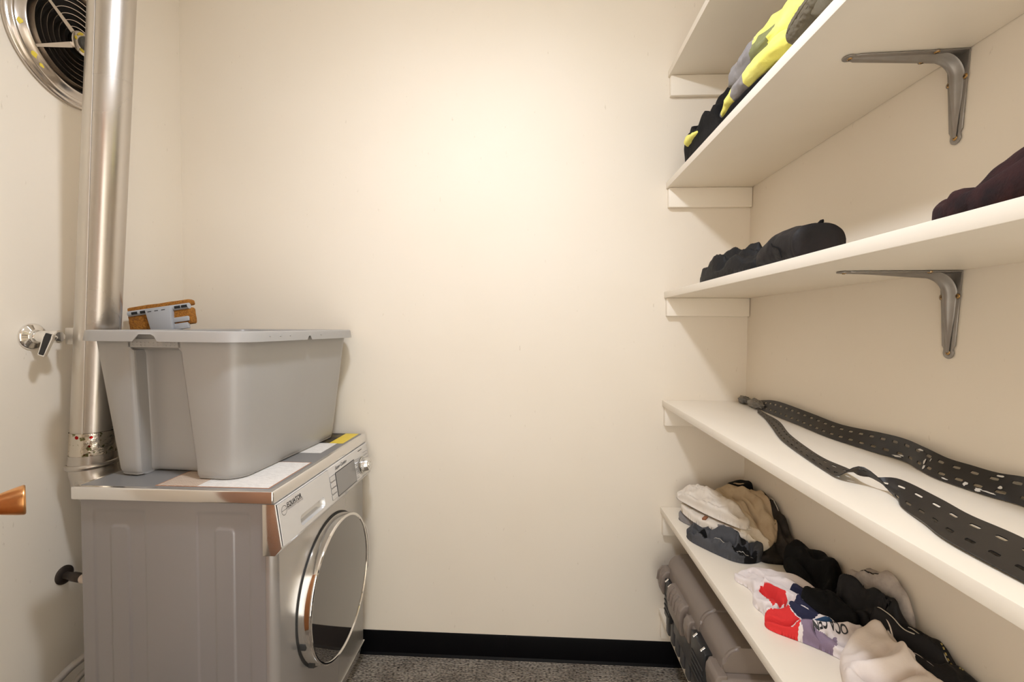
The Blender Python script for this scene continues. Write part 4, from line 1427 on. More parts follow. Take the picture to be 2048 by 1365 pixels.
def latch(yc, w, h, ridges, k=1.0):
    bm = bmnew()
    x = TX0 - 0.006
    pr = [(x + 0.020, ZL + 0.042 * k), (x - 0.004, ZL + 0.040 * k), (x - 0.018 * k, ZL + 0.022 * k), (x - 0.021 * k, ZL - 0.006), (x - 0.014 * k, ZL - h), (x - 0.004, ZL - h - 0.004), (x + 0.004, ZL - h), (x + 0.020, ZL + 0.01)]
    prism(bm, pr, 'y', yc - w / 2, yc + w / 2, 0.005, 3)
    la = obj('latch', bm, 'toolbox', tb, 40)
    for i in range(ridges):
        y = yc - w * 0.30 + w * 0.60 * i / max(1, ridges - 1)
        bm = bmnew(); tube(bm, [(x - 0.003, y, ZL + 0.0395), (x - 0.0180, y, ZL + 0.0230), (x - 0.0218, y, ZL - 0.006)], 0.0040, 8)
        obj('latch_ridge', bm, 'toolbox', la, 60)
    return la
latch(TY0 + 0.330, 0.130, 0.055, 4)
latch(TY0 + 0.225, 0.036, 0.036, 0, 0.72)
latch(TY0 + 0.036, 0.066, 0.040, 0, 0.60)
latch(TY1 - 0.035, 0.052, 0.040, 2)
def buckle(yc, w):
    bm = bmnew(); box(bm, (TX0 - 0.0155, yc - w / 2, ZL - 0.105), (TX0 + 0.008, yc + w / 2, ZL + 0.022), 0.004, 2)
    b_ = obj('black_clasp', bm, 'toolbox_black', tb, 40)
    for k in range(4):
        z = ZL - 0.085 + 0.017 * k
        bm = bmnew(); box(bm, (TX0 - 0.0185, yc - w * 0.42, z), (TX0 - 0.014, yc + w * 0.42, z + 0.006), 0.002, 2)
        obj('clasp_rib', bm, 'toolbox_black', b_, 40)
    for s in (-0.3, 0.25):
        bm = bmnew(); tube(bm, [(TX0 - 0.017, yc + s * w, ZL + 0.016), (TX0 - 0.006, yc + s * w, ZL + 0.026)], 0.0035, 10)
        obj('clasp_pin', bm, 'satin_chrome', b_, 50)
buckle(TY0 + 0.135, 0.105)
buckle(TY1 - 0.095, 0.060)

# ================================================================== perforated straps
def ribbon(edgeA, edgeB, pitch=0.0315, slot=(0.0072, 0.0030), nsub=4, th=0.0016):
    """flat strip between two 3-D edge curves, punched with two staggered rows of slots"""
    ca_ = np.array(catmull(edgeA, 24)); cb_ = np.array(catmull(edgeB, 24))
    mid = (ca_ + cb_) / 2
    s = np.concatenate([[0], np.cumsum(np.linalg.norm(np.diff(mid, axis=0), axis=1))])
    Ltot = s[-1]
    def P(u, v):                       # u metres along, v 0..1 across
        u = min(max(u, 0), Ltot)
        i = min(np.searchsorted(s, u, 'right') - 1, len(s) - 2)
        t = (u - s[i]) / (s[i + 1] - s[i])
        a = ca_[i] * (1 - t) + ca_[i + 1] * t; b = cb_[i] * (1 - t) + cb_[i + 1] * t
        return a * (1 - v) + b * v
    width = float(np.mean(np.linalg.norm(ca_ - cb_, axis=1)))
    bm = bmnew()
    cache = {}
    def vert(u, v):
        k = (round(u, 5), round(v, 4))
        if k not in cache:
            cache[k] = bm.verts.new(P(u, v))
        return cache[k]
    n = int(Ltot / pitch)
    for row, (v0, v1, ph) in enumerate(((0.0, 0.5, 0.0), (0.5, 1.0, 0.5))):
        vc = (v0 + v1) / 2 + (0.02 if row == 0 else -0.02)
        for k in range(n - 1):
            u0 = (k + ph) * pitch; u1 = u0 + pitch; uc = (u0 + u1) / 2
            O = [(u0 + pitch * i / 4, v0) for i in range(4)] + [(u1, v0), (u1, (v0 + v1) / 2)] + [(u1 - pitch * i / 4, v1) for i in range(4)] + [(u0, v1), (u0, (v0 + v1) / 2)]
            hl, hw = slot[0], slot[1] / width
            Hh = []
            for (a, b) in O:
                ang = math.atan2((b - vc) * width, (a - uc))
                x = math.cos(ang); y = math.sin(ang)
                hx = (hl - slot[1]) * (1 if x > 0.25 else -1 if x < -0.25 else x * 4) + slot[1] * x
                Hh.append((uc + hx, vc + hw * (y if abs(x) > 0.25 else math.copysign(1, y))))
            ov = [vert(a, b) for a, b in O]; hv = [vert(a, b) for a, b in Hh]
            for i in range(len(O)):
                j = (i + 1) % len(O)
                if len({ov[i], ov[j], hv[j], hv[i]}) == 4:
                    try:
                        bm.faces.new((ov[i], ov[j], hv[j], hv[i]))
                    except ValueError:
                        pass
        # plain ends
        for (a, b) in ((0, ph * pitch), ((n - 1 + ph) * pitch, Ltot)):
            if b - a > 0.002:
                m_ = max(1, int((b - a) / 0.008))
                for i in range(m_):
                    x0_, x1_ = a + (b - a) * i / m_, a + (b - a) * (i + 1) / m_
                    bm.faces.new((vert(x0_, v0), vert(x1_, v0), vert(x1_, v1), vert(x0_, v1)))
    bmesh.ops.recalc_face_normals(bm, faces=bm.faces[:])
    bm.normal_update()
    fs = bm.faces[:]; be = [e for e in bm.edges if len(e.link_faces) == 1]
    bv = [(e.verts[0], e.verts[1]) for e in be]
    cp = {v: bm.verts.new(v.co + v.normal * th) for v in bm.verts[:]}
    for f in fs:
        bm.faces.new([cp[v] for v in reversed(f.verts)])
    for a, b in bv:
        bm.faces.new((a, b, cp[b], cp[a]))
    return bm
strap = thing('perforated_strap', (0.70, 1.10, Z4), 'long black perforated strap folded double along the shelf, paint splashed', 'strap')
bt = [(0.757, 1.600, 1.030), (0.752, 1.468, 1.0275), (0.745, 1.30, 1.0275), (0.738, 1.168, 1.0275), (0.752, 1.04, 1.0275), (0.764, 0.972, 1.0275), (0.748, 0.913, 1.0275), (0.736, 0.865, 1.0275), (0.738, 0.823, 1.0275), (0.744, 0.777, 1.0275), (0.757, 0.735, 1.0275), (0.762, 0.66, 1.0275), (0.752, 0.55, 1.0275), (0.76, 0.40, 1.0275), (0.765, 0.25, 1.0275)]
tp_ = [(0.774, 1.600, 1.052)] + [(min(x + d, 0.790), y + 0.012, 1.0275 + h) for (x, y, z), d, h in zip(bt[1:], (0.020, 0.030, 0.036, 0.026, 0.014, 0.026, 0.034, 0.034, 0.030, 0.022, 0.018, 0.026, 0.02, 0.018), (0.041, 0.036, 0.031, 0.040, 0.043, 0.038, 0.033, 0.033, 0.034, 0.040, 0.042, 0.038, 0.041, 0.042))]
obj('back_strand', ribbon(bt, tp_), 'strap', strap, 50)
fa = [(0.738, 1.53, 1.035), (0.722, 1.45, 1.034), (0.706, 1.337, 1.031), (0.652, 1.185, 1.030), (0.612, 1.035, 1.032), (0.594, 0.946, 1.034), (0.588, 0.873, 1.038), (0.578, 0.828, 1.040), (0.583, 0.795, 1.048), (0.604, 0.772, 1.052), (0.609, 0.705, 1.046), (0.606, 0.653, 1.042), (0.610, 0.588, 1.040), (0.60, 0.48, 1.034), (0.605, 0.34, 1.030), (0.60, 0.22, 1.030)]
fb = [(0.722, 1.50, 1.028), (0.695, 1.40, 1.028), (0.652, 1.275, 1.028), (0.602, 1.130, 1.028), (0.572, 0.985, 1.028), (0.557, 0.890, 1.028), (0.552, 0.845, 1.033), (0.566, 0.805, 1.062), (0.588, 0.762, 1.030), (0.562, 0.712, 1.028), (0.545, 0.655, 1.030), (0.531, 0.610, 1.030), (0.527, 0.555, 1.030), (0.530, 0.45, 1.028), (0.545, 0.32, 1.028), (0.545, 0.20, 1.028)]
obj('front_strand', ribbon(fa, fb), 'strap', strap, 50)
# tape-wrapped folded end
def lump(name, c, dims, m, parent, amp, seed, sub=4):
    bm = bmnew(); bmesh.ops.create_icosphere(bm, subdivisions=sub, radius=1.0)
    for v in bm.verts:
        p = v.co.copy()
        n = float(perlin(p.x * 2.2 + seed, p.y * 2.2, p.z * 2.2)) + 0.5 * float(perlin(p.x * 5 + seed, p.y * 5, p.z * 5))
        q = p * (1 + amp * n)
        v.co = Vector((c[0] + q.x * dims[0], c[1] + q.y * dims[1], max(c[2] + q.z * dims[2], parent_floor)))
    return obj(name, bm, m, parent, 180)
parent_floor = Z4 + 0.0008
M['clear_tape'] = mat('glossy_tape', (0.05, 0.048, 0.045), 0.16, bump=(90, 0.8, 0.004), var=(40, 0.3, (0.20, 0.18, 0.15)))
lump('tape_wrap', (0.757, 1.585, Z4 + 0.016), (0.014, 0.050, 0.016), 'clear_tape', strap, 0.5, 3.0)
lump('tape_wrap', (0.762, 1.680, Z4 + 0.014), (0.016, 0.032, 0.014), 'clear_tape', strap, 0.6, 8.0)
# white paint splashes on the back strand
M['white_splash'] = mat('white_paint_splash', (0.62, 0.60, 0.56), 0.6)
for (y, f, a, b) in ((0.985, 0.12, 0.010, 0.0022), (0.975, 0.22, 0.006, 0.0018), (0.925, 0.82, 0.008, 0.0026), (0.905, 0.45, 0.0035, 0.0060), (0.900, 0.20, 0.003, 0.005), (0.893, 0.60, 0.0016, 0.0060), (0.845, 0.08, 0.009, 0.0016), (0.812, 0.16, 0.0040, 0.0045), (0.790, 0.10, 0.006, 0.0035), (0.775, 0.12, 0.010, 0.0014), (0.765, 0.40, 0.0028, 0.0035), (0.770, 0.85, 0.0045, 0.0020)):
    i = min(range(len(bt) - 1), key=lambda k: 0 if bt[k][1] >= y >= bt[k + 1][1] else 1)
    t = (bt[i][1] - y) / (bt[i][1] - bt[i + 1][1])
    A_ = Vector(bt[i]).lerp(Vector(bt[i + 1]), t); B_ = Vector(tp_[i]).lerp(Vector(tp_[i + 1]), t)
    ax = (Vector(bt[i + 1]) - Vector(bt[i])).normalized(); up = (B_ - A_).normalized(); nr = ax.cross(up)
    if nr.x > 0: nr = -nr
    c = A_.lerp(B_, f) + nr * 0.0030
    bm = bmnew(); pts = []
    for k in range(10):
        w = 2 * PI * k / 10; j = 0.55 + 0.75 * random.random()
        pts.append(bm.verts.new(c + ax * (a * j * math.cos(w)) + up * (b * j * math.sin(w))))
    ct = bm.verts.new(c + nr * 0.0004)
    for k in range(10):
        bm.faces.new((pts[k], pts[(k + 1) % 10], ct))
    obj('paint_splash', bm, 'white_splash', strap)

# ================================================================== clothes on the heap shelf
G5 = 'clothes heaped on the shelf above the toolbox'
z5 = Z5 + 0.0006
# worn brown coat at the back
DCOAT = Drape([(0.690, 1.42), (0.710, 1.54), (0.740, 1.62), (0.765, 1.640), (0.788, 1.60), (0.789, 1.50), (0.789, 1.42), (0.788, 1.352), (0.760, 1.328), (0.715, 1.328), (0.668, 1.336), (0.660, 1.37)], z5,
          [(0.76, 1.60, 0.110), (0.785, 1.56, 0.135), (0.785, 1.50, 0.138), (0.783, 1.44, 0.104), (0.785, 1.38, 0.058), (0.745, 1.39, 0.045), (0.73, 1.345, 0.020), (0.68, 1.36, 0.016), (0.73, 1.46, 0.06), (0.765, 1.345, 0.030)], edge=0.018,
          folds=(([(0.772, 1.53), (0.765, 1.46), (0.772, 1.39)], 0.007, -0.018), ([(0.755, 1.42), (0.748, 1.38), (0.755, 1.345)], 0.006, 0.012), ([(0.735, 1.40), (0.728, 1.36), (0.735, 1.335)], 0.006, -0.010)),
          rn=((0.014, 20, 1.1, 3.0),), seed=11, bulge=0.003)
w = tag(DCOAT.build('coat', 'c_brown'), 'worn dark brown coat crumpled against the wall behind the tan trousers', 'clothing', G5)
# black shirt in the corner
DSH = Drape([(0.700, 1.690), (0.740, 1.705), (0.780, 1.690), (0.788, 1.650), (0.770, 1.620), (0.735, 1.630), (0.705, 1.655)], z5, [(0.76, 1.675, 0.130), (0.73, 1.67, 0.120), (0.775, 1.645, 0.135)], edge=0.015, rn=((0.006, 24, 0, 1.5),), seed=37, over=(DCOAT,))
tag(DSH.build('shirt', 'c_black'), 'black shirt squeezed in the corner behind the tan trousers', 'clothing', G5)
# charcoal overalls under the trousers
DOV = Drape([(0.498, 1.470), (0.507, 1.512), (0.550, 1.530), (0.610, 1.50), (0.660, 1.44), (0.690, 1.395), (0.680, 1.350), (0.632, 1.326), (0.590, 1.334), (0.560, 1.370), (0.522, 1.425)], z5,
          [(0.515, 1.48, 0.026), (0.56, 1.46, 0.036), (0.60, 1.42, 0.042), (0.64, 1.38, 0.036), (0.62, 1.345, 0.022), (0.57, 1.39, 0.026), (0.62, 1.47, 0.030)], edge=0.013, res=0.0024,
          folds=(([(0.510, 1.485), (0.527, 1.455), (0.545, 1.435)], 0.006, -0.020), ([(0.54, 1.49), (0.575, 1.455), (0.62, 1.432), (0.65, 1.405)], 0.005, -0.022), ([(0.560, 1.435), (0.595, 1.425), (0.622, 1.400), (0.612, 1.370)], 0.006, 0.020),
                 ([(0.585, 1.405), (0.603, 1.385)], 0.007, -0.026), ([(0.635, 1.415), (0.652, 1.38), (0.640, 1.345)], 0.005, -0.018), ([(0.530, 1.425), (0.560, 1.395), (0.592, 1.362)], 0.006, 0.010), ([(0.655, 1.40), (0.672, 1.365)], 0.005, 0.010)),
          rn=((0.016, 30, 0.9, 2.2), (0.006, 60, 0.3, 1.6)), seed=21, bulge=0.006, over=(DCOAT,))
def zz(x, y):
    a, _, _ = poly_dist(x, y, chaikin([(0.585, 1.36), (0.61, 1.372), (0.66, 1.350), (0.645, 1.325), (0.60, 1.330)], 2))
    b, _, _ = poly_dist(x, y, chaikin([(0.528, 1.47), (0.545, 1.475), (0.552, 1.435), (0.535, 1.41), (0.525, 1.43)], 2))
    c, _, _ = poly_dist(x, y, chaikin([(0.600, 1.43), (0.632, 1.42), (0.645, 1.38), (0.625, 1.365), (0.622, 1.40)], 2))
    return np.where((a > 0) | (b > 0) | (c > 0), 1, 0)
w = tag(DOV.build('overalls', ['c_grey', 'c_black'], None, zz), 'charcoal grey and black overalls crumpled under the cream trousers', 'clothing', G5)
DOV.line('zip', [(0.600, 1.352), (0.620, 1.340), (0.640, 1.334)], 0.0011, 'zip', w)
DOV.line('seam', [(0.545, 1.405), (0.575, 1.382), (0.60, 1.375)], 0.0009, 'thread_pale', w)
# tan trousers
DT = Drape([(0.618, 1.580), (0.640, 1.640), (0.690, 1.668), (0.745, 1.655), (0.768, 1.600), (0.772, 1.520), (0.762, 1.455), (0.748, 1.405), (0.715, 1.372), (0.682, 1.362), (0.648, 1.388), (0.628, 1.45), (0.616, 1.52)], z5,
          [(0.65, 1.61, 0.112), (0.70, 1.63, 0.120), (0.75, 1.60, 0.122), (0.755, 1.52, 0.112), (0.750, 1.45, 0.088), (0.70, 1.52, 0.112), (0.66, 1.46, 0.080), (0.735, 1.415, 0.066), (0.69, 1.40, 0.050), (0.68, 1.375, 0.034), (0.65, 1.55, 0.10)], edge=0.020, res=0.003,
          folds=(([(0.690, 1.575), (0.700, 1.50), (0.705, 1.43), (0.712, 1.39)], 0.0055, -0.026), ([(0.725, 1.60), (0.738, 1.52), (0.735, 1.45), (0.735, 1.40)], 0.012, 0.012), ([(0.665, 1.52), (0.680, 1.45), (0.690, 1.41)], 0.009, 0.010), ([(0.755, 1.56), (0.757, 1.49), (0.748, 1.43)], 0.005, -0.012), ([(0.742, 1.425), (0.728, 1.40)], 0.004, -0.012)),
          steps=(([(0.640, 1.435), (0.690, 1.430), (0.720, 1.390), (0.690, 1.350), (0.640, 1.37)], 0.004, 0.003),), rn=((0.012, 20, 1.3, 3.2), (0.003, 55, 1.2, 2.5)), seed=31, bulge=0.006, over=(DCOAT, DSH, DOV))
def zz(x, y):
    a, _, _ = poly_dist(x, y, np.array([(0.640, 1.420), (0.668, 1.432), (0.706, 1.392), (0.700, 1.35), (0.64, 1.37)]))
    return np.where(a > 0, 1, 0)
w = tag(DT.build('trousers', ['c_tan', 'c_hem'], None, zz), 'tan trousers draped with pale turned hem between cream trousers and brown coat', 'clothing', G5)
DCOAT.line('fringe', [(0.774, 1.52), (0.779, 1.50), (0.775, 1.485), (0.780, 1.47)], 0.0016, 'thread_pale', w, 0.003)
# cream trousers on top, folded in three layers
tr = thing('trousers', (0.60, 1.55, Z5), 'cream cotton work trousers folded in layers with brown tag, on top of the heap', 'clothing', G5)
D0 = Drape([(0.512, 1.618), (0.540, 1.668), (0.590, 1.662), (0.606, 1.600), (0.568, 1.548)], z5, [(0.55, 1.62, 0.026), (0.58, 1.60, 0.034), (0.53, 1.60, 0.016)], edge=0.010, rn=((0.003, 26, 0, 2),), seed=41, over=(DOV,))
D0.build('grey_cuff', 'c_lgrey', tr)
D1 = Drape([(0.522, 1.630), (0.545, 1.668), (0.600, 1.655), (0.635, 1.56), (0.662, 1.470), (0.668, 1.415), (0.640, 1.398), (0.600, 1.428), (0.560, 1.480), (0.538, 1.535)], z5,
           [(0.60, 1.55, 0.024), (0.64, 1.46, 0.024), (0.56, 1.62, 0.022)], edge=0.011, base=lambda X, Y: 0.030 + 0 * X, rn=((0.004, 24, 0.9, 2),), seed=43, bulge=0.004, over=(DOV, D0), res=0.003)
D1.build('lower_leg', 'c_cream', tr)
D2 = Drape([(0.514, 1.668), (0.555, 1.690), (0.605, 1.680), (0.632, 1.620), (0.652, 1.540), (0.670, 1.470), (0.672, 1.420), (0.650, 1.405), (0.622, 1.438), (0.580, 1.505), (0.545, 1.585)], z5,
           [(0.535, 1.665, 0.022), (0.58, 1.66, 0.042), (0.61, 1.60, 0.052), (0.640, 1.50, 0.046), (0.61, 1.50, 0.034), (0.57, 1.58, 0.030), (0.655, 1.43, 0.024)], edge=0.012, base=lambda X, Y: 0.064 + 0 * X, res=0.0026,
           folds=(([(0.530, 1.650), (0.570, 1.570), (0.610, 1.490)], 0.004, -0.008), ([(0.60, 1.66), (0.622, 1.58), (0.645, 1.49)], 0.014, 0.007), ([(0.57, 1.67), (0.585, 1.62), (0.612, 1.55)], 0.0022, 0.0025), ([(0.585, 1.66), (0.60, 1.61), (0.625, 1.54)], 0.0022, 0.0025)), rn=((0.010, 24, 1.0, 3.2), (0.003, 60, 0.9, 2.5)), seed=47, bulge=0.006, over=(DOV, DT, D1))
up = D2.build('upper_leg', 'c_cream', tr)
D2.line('drawstring', [(0.622, 1.452), (0.640, 1.425), (0.655, 1.412), (0.668, 1.412)], 0.0020, 'c_cream', tr, 0.0015)
zc_ = float(D1.at(0.566, 1.512, 0.0)[0])
bm = bmnew(); box(bm, (0.554, 1.505, zc_ - 0.002), (0.580, 1.517, zc_ + 0.006), 0.002)
bmesh.ops.rotate(bm, verts=bm.verts[:], cent=(0.567, 1.511, z5), matrix=Matrix.Rotation(0.9, 3, 'Z'))
obj('brown_tag', bm, 'leather_tag', tr, 40)
D1.line('grey_band', [(0.588, 1.458), (0.596, 1.452), (0.606, 1.455)], 0.0042, 'c_lgrey', tr, 0.0010)
# black fleece against the wall
DF = Drape([(0.708, 1.285), (0.722, 1.335), (0.752, 1.355), (0.785, 1.345), (0.789, 1.26), (0.789, 1.15), (0.785, 1.105), (0.755, 1.100), (0.742, 1.130), (0.722, 1.180), (0.708, 1.235)], z5,
          [(0.735, 1.32, 0.050), (0.770, 1.335, 0.070), (0.785, 1.25, 0.088), (0.785, 1.19, 0.098), (0.78, 1.16, 0.066), (0.785, 1.10, 0.113), (0.765, 1.09, 0.085), (0.74, 1.24, 0.055), (0.735, 1.18, 0.030)], edge=0.020, res=0.003,
          folds=(([(0.735, 1.32), (0.745, 1.25), (0.755, 1.18)], 0.009, 0.016), ([(0.722, 1.30), (0.730, 1.24), (0.740, 1.17)], 0.006, -0.014), ([(0.775, 1.17), (0.760, 1.155), (0.748, 1.14)], 0.008, -0.030)),
          rn=((0.011, 18, 1.2, 2.6),), seed=51, bulge=0.005, over=(DCOAT,))
tag(DF.build('fleece', 'c_black'), 'black fleece top bunched along the wall between brown coat and pale lined jacket', 'clothing', G5)
# printed jersey
jb = [(0.545, 1.235), (0.556, 1.262), (0.600, 1.262), (0.652, 1.232), (0.690, 1.172), (0.708, 1.110), (0.722, 1.060), (0.730, 1.010), (0.725, 0.975), (0.690, 0.955), (0.645, 0.938), (0.628, 0.962), (0.598, 0.990), (0.572, 1.008), (0.540, 1.030), (0.530, 1.050), (0.556, 1.085), (0.540, 1.128), (0.566, 1.168), (0.568, 1.205)]
DJ = Drape(jb, z5, [(0.56, 1.24, 0.014), (0.61, 1.22, 0.036), (0.66, 1.17, 0.050), (0.685, 1.11, 0.046), (0.62, 1.15, 0.040), (0.57, 1.13, 0.020), (0.58, 1.09, 0.034), (0.60, 1.05, 0.040), (0.56, 1.045, 0.020), (0.63, 1.02, 0.034), (0.65, 0.97, 0.022), (0.70, 1.03, 0.044), (0.69, 0.98, 0.034), (0.64, 1.08, 0.046)], edge=0.013, res=0.0015,
           folds=(([(0.590, 1.165), (0.600, 1.125), (0.625, 1.080)], 0.006, 0.014), ([(0.575, 1.150), (0.590, 1.110), (0.585, 1.080)], 0.005, -0.016), ([(0.583, 1.160), (0.592, 1.125)], 0.004, -0.010), ([(0.555, 1.085), (0.585, 1.075), (0.615, 1.090)], 0.006, -0.018), ([(0.600, 1.070), (0.620, 1.040), (0.655, 1.020)], 0.007, 0.010),
                  ([(0.540, 1.050), (0.575, 1.025), (0.625, 1.012), (0.665, 1.012)], 0.005, -0.015), ([(0.585, 1.010), (0.625, 1.000), (0.670, 1.000), (0.70, 0.99)], 0.008, 0.013), ([(0.635, 0.985), (0.655, 0.960)], 0.004, -0.016), ([(0.610, 0.995), (0.622, 0.970)], 0.0035, -0.010),
                  ([(0.640, 1.16), (0.665, 1.10), (0.675, 1.05)], 0.010, 0.008), ([(0.590, 1.24), (0.600, 1.205)], 0.004, -0.010), ([(0.605, 1.19), (0.640, 1.13), (0.650, 1.08)], 0.005, -0.013), ([(0.556, 1.262), (0.570, 1.245), (0.575, 1.225)], 0.005, -0.010)),
           rn=((0.006, 26, 1.0, 2.2),), seed=81, bulge=0.005, over=(DF,))
ZP = {1: [[(0.566, 1.150), (0.583, 1.168), (0.598, 1.140), (0.612, 1.098), (0.590, 1.076), (0.563, 1.086), (0.572, 1.115)], [(0.560, 1.066), (0.582, 1.082), (0.596, 1.072), (0.589, 1.042), (0.600, 1.020), (0.602, 1.006), (0.570, 1.000), (0.530, 1.022), (0.520, 1.055), (0.556, 1.072)]],
      2: [[(0.596, 1.076), (0.630, 1.084), (0.652, 1.062), (0.652, 1.030), (0.604, 1.018), (0.592, 1.040)], [(0.628, 1.142), (0.665, 1.138), (0.712, 1.105), (0.735, 1.06), (0.690, 1.050), (0.655, 1.066), (0.640, 1.10)]],
      3: [[(0.655, 1.072), (0.700, 1.060), (0.700, 1.045), (0.658, 1.046)], [(0.598, 1.016), (0.640, 1.024), (0.668, 1.018), (0.668, 1.006), (0.630, 1.008), (0.600, 1.006)]],
      4: [[(0.585, 1.010), (0.606, 1.008), (0.640, 1.008), (0.652, 0.990), (0.640, 0.960), (0.622, 0.960), (0.590, 0.985)]],
      0: [[(0.612, 1.060), (0.624, 1.066), (0.634, 1.048), (0.626, 1.034), (0.622, 1.048)], [(0.575, 1.018), (0.592, 1.014), (0.588, 1.006), (0.570, 1.010)], [(0.596, 1.092), (0.590, 1.070), (0.575, 1.066), (0.560, 1.082)],
          [(0.606, 1.004), (0.640, 1.012), (0.690, 1.012), (0.690, 0.988), (0.652, 0.982), (0.622, 0.985)]]}
def zz(x, y):
    out = np.zeros(len(x))
    for k in (1, 2, 3, 4, 0):
        for pg in ZP[k]:
            d, _, _ = poly_dist(x, y, chaikin(pg, 1))
            out[d > 0] = k
    return out
js = thing('sports_jersey', (0.63, 1.10, Z5), 'white sports jersey with red, navy and purple print, crumpled on the shelf front', 'clothing', G5)
DJ.build('jersey_cloth', ['c_white', 'c_red', 'c_navy', 'c_blue', 'c_purple'], js, zz)
# lettering, upside down to the viewer, following the folds
bm = text_mesh('OCA CEN', 0.0185, 0, 0, 0.0005)
bmesh.ops.subdivide_edges(bm, edges=bm.edges[:], cuts=1)
xs = [v.co.x for v in bm.verts]; L_ = max(xs) - min(xs)
A0 = np.array([0.676, 0.9930]); A1 = np.array([0.609, 0.9990])
dirv = (A1 - A0) / np.linalg.norm(A1 - A0); upv = np.array([dirv[1], -dirv[0]])
if upv[1] > 0: upv = -upv
x_lo = min(xs)
for v in bm.verts:
    s_ = (v.co.x - x_lo) / L_
    p = A0 + (A1 - A0) * s_ + upv * (v.co.y * 0.95 - 0.002 - 0.006 * math.sin(PI * s_))
    v.co = (p[0], p[1], 0)
P_ = np.array([v.co[:] for v in bm.verts])
Z_ = DJ.at(P_[:, 0], P_[:, 1], 0.0012)
for v, z in zip(bm.verts, Z_):
    v.co.z = float(z)
bmesh.ops.triangulate(bm, faces=bm.faces[:])
obj('lettering', bm, 'ink', js)
# jacket with pale lining turned out
jk = thing('jacket', (0.75, 1.02, Z5), 'black jacket showing pale grey lining, propped against the wall', 'clothing', G5)
DL = Drape([(0.742, 1.110), (0.764, 1.116), (0.786, 1.085), (0.789, 1.02), (0.788, 0.950), (0.776, 0.945), (0.764, 0.99), (0.748, 1.05)], z5, [(0.755, 1.095, 0.108), (0.775, 1.06, 0.135), (0.782, 1.01, 0.154), (0.783, 0.975, 0.138), (0.780, 0.955, 0.105)], edge=0.010, rn=((0.005, 30, 1.3, 3),), seed=63, bulge=0.002, res=0.0026, over=(DF,), minth=0.016)
DL.build('lining', 'c_pale', jk)
DK = Drape([(0.712, 1.090), (0.735, 1.104), (0.750, 1.085), (0.762, 1.045), (0.767, 0.985), (0.778, 0.925), (0.757, 0.915), (0.730, 0.955), (0.710, 1.000), (0.704, 1.055)], z5,
          [(0.735, 1.085, 0.092), (0.755, 1.06, 0.125), (0.772, 1.02, 0.148), (0.776, 0.975, 0.138), (0.780, 0.93, 0.092), (0.748, 1.00, 0.104), (0.725, 1.03, 0.066), (0.728, 0.98, 0.050), (0.76, 0.94, 0.074)], edge=0.016, res=0.0026,
          folds=(([(0.720, 1.080), (0.738, 1.03), (0.752, 0.965)], 0.008, 0.022), ([(0.740, 1.075), (0.756, 1.03), (0.764, 0.965)], 0.006, -0.026), ([(0.712, 1.05), (0.728, 1.005), (0.738, 0.955)], 0.006, -0.014), ([(0.762, 1.06), (0.771, 1.02), (0.775, 0.96)], 0.006, 0.008)),
          rn=((0.006, 26, 1.4, 5.0),), seed=61, bulge=0.004, over=(DF, DJ, DL))
DK.build('jacket_cloth', 'c_blacksheen', jk)
# black sock lying over the jersey
DS = Drape([(0.632, 1.085), (0.645, 1.112), (0.680, 1.118), (0.706, 1.085), (0.716, 1.03), (0.712, 0.995), (0.690, 1.000), (0.660, 1.022), (0.640, 1.05)], z5, [(0.66, 1.08, 0.062), (0.69, 1.07, 0.076), (0.70, 1.02, 0.064), (0.66, 1.04, 0.054)], edge=0.020,
          folds=(([(0.65, 1.10), (0.675, 1.06), (0.70, 1.01)], 0.008, 0.008), ([(0.685, 1.10), (0.680, 1.07), (0.672, 1.05)], 0.004, -0.006)), rn=((0.004, 24, 1.0, 2),), seed=85, bulge=0.004, res=0.003, over=(DF, DJ, DK))
tag(DS.build('sock', 'c_black'), 'plain black sock lying across the printed jersey', 'clothing', G5)
# stitched black work trousers
DB = Drape([(0.712, 0.985), (0.735, 1.005), (0.765, 0.975), (0.787, 0.925), (0.789, 0.86), (0.789, 0.78), (0.780, 0.68), (0.745, 0.66), (0.728, 0.74), (0.722, 0.84), (0.712, 0.92)], z5,
          [(0.740, 0.96, 0.080), (0.765, 0.93, 0.090), (0.785, 0.89, 0.100), (0.784, 0.83, 0.074), (0.755, 0.87, 0.066), (0.727, 0.92, 0.045), (0.765, 0.78, 0.05), (0.755, 0.70, 0.05)], edge=0.018, res=0.0028,
          folds=(([(0.730, 0.985), (0.742, 0.93), (0.765, 0.87)], 0.005, 0.014), ([(0.722, 0.965), (0.734, 0.915), (0.752, 0.86)], 0.006, -0.014), ([(0.752, 0.97), (0.768, 0.92), (0.775, 0.86)], 0.006, -0.012)),
          rn=((0.009, 26, 1.35, 4.5),), seed=71, bulge=0.004, over=(DJ, DK, DS))
w = tag(DB.build('trousers', 'c_blacksheen'), 'black work trousers with yellow and pale contrast stitching beside the off white shirt', 'clothing', G5)
DB.line('pale_stitching', [(0.728, 0.990), (0.738, 0.950), (0.748, 0.910)], 0.0012, 'thread_pale', w)
DB.line('pale_stitching', [(0.752, 0.930), (0.764, 0.895), (0.770, 0.862)], 0.0011, 'thread_pale', w)
DB.line('yellow_stitching', [(0.782, 0.900), (0.776, 0.870), (0.780, 0.842)], 0.0014, 'thread_yellow', w, dash=1)
DB.line('yellow_stitching', [(0.772, 0.842), (0.786, 0.834)], 0.0016, 'thread_yellow', w, dash=1)
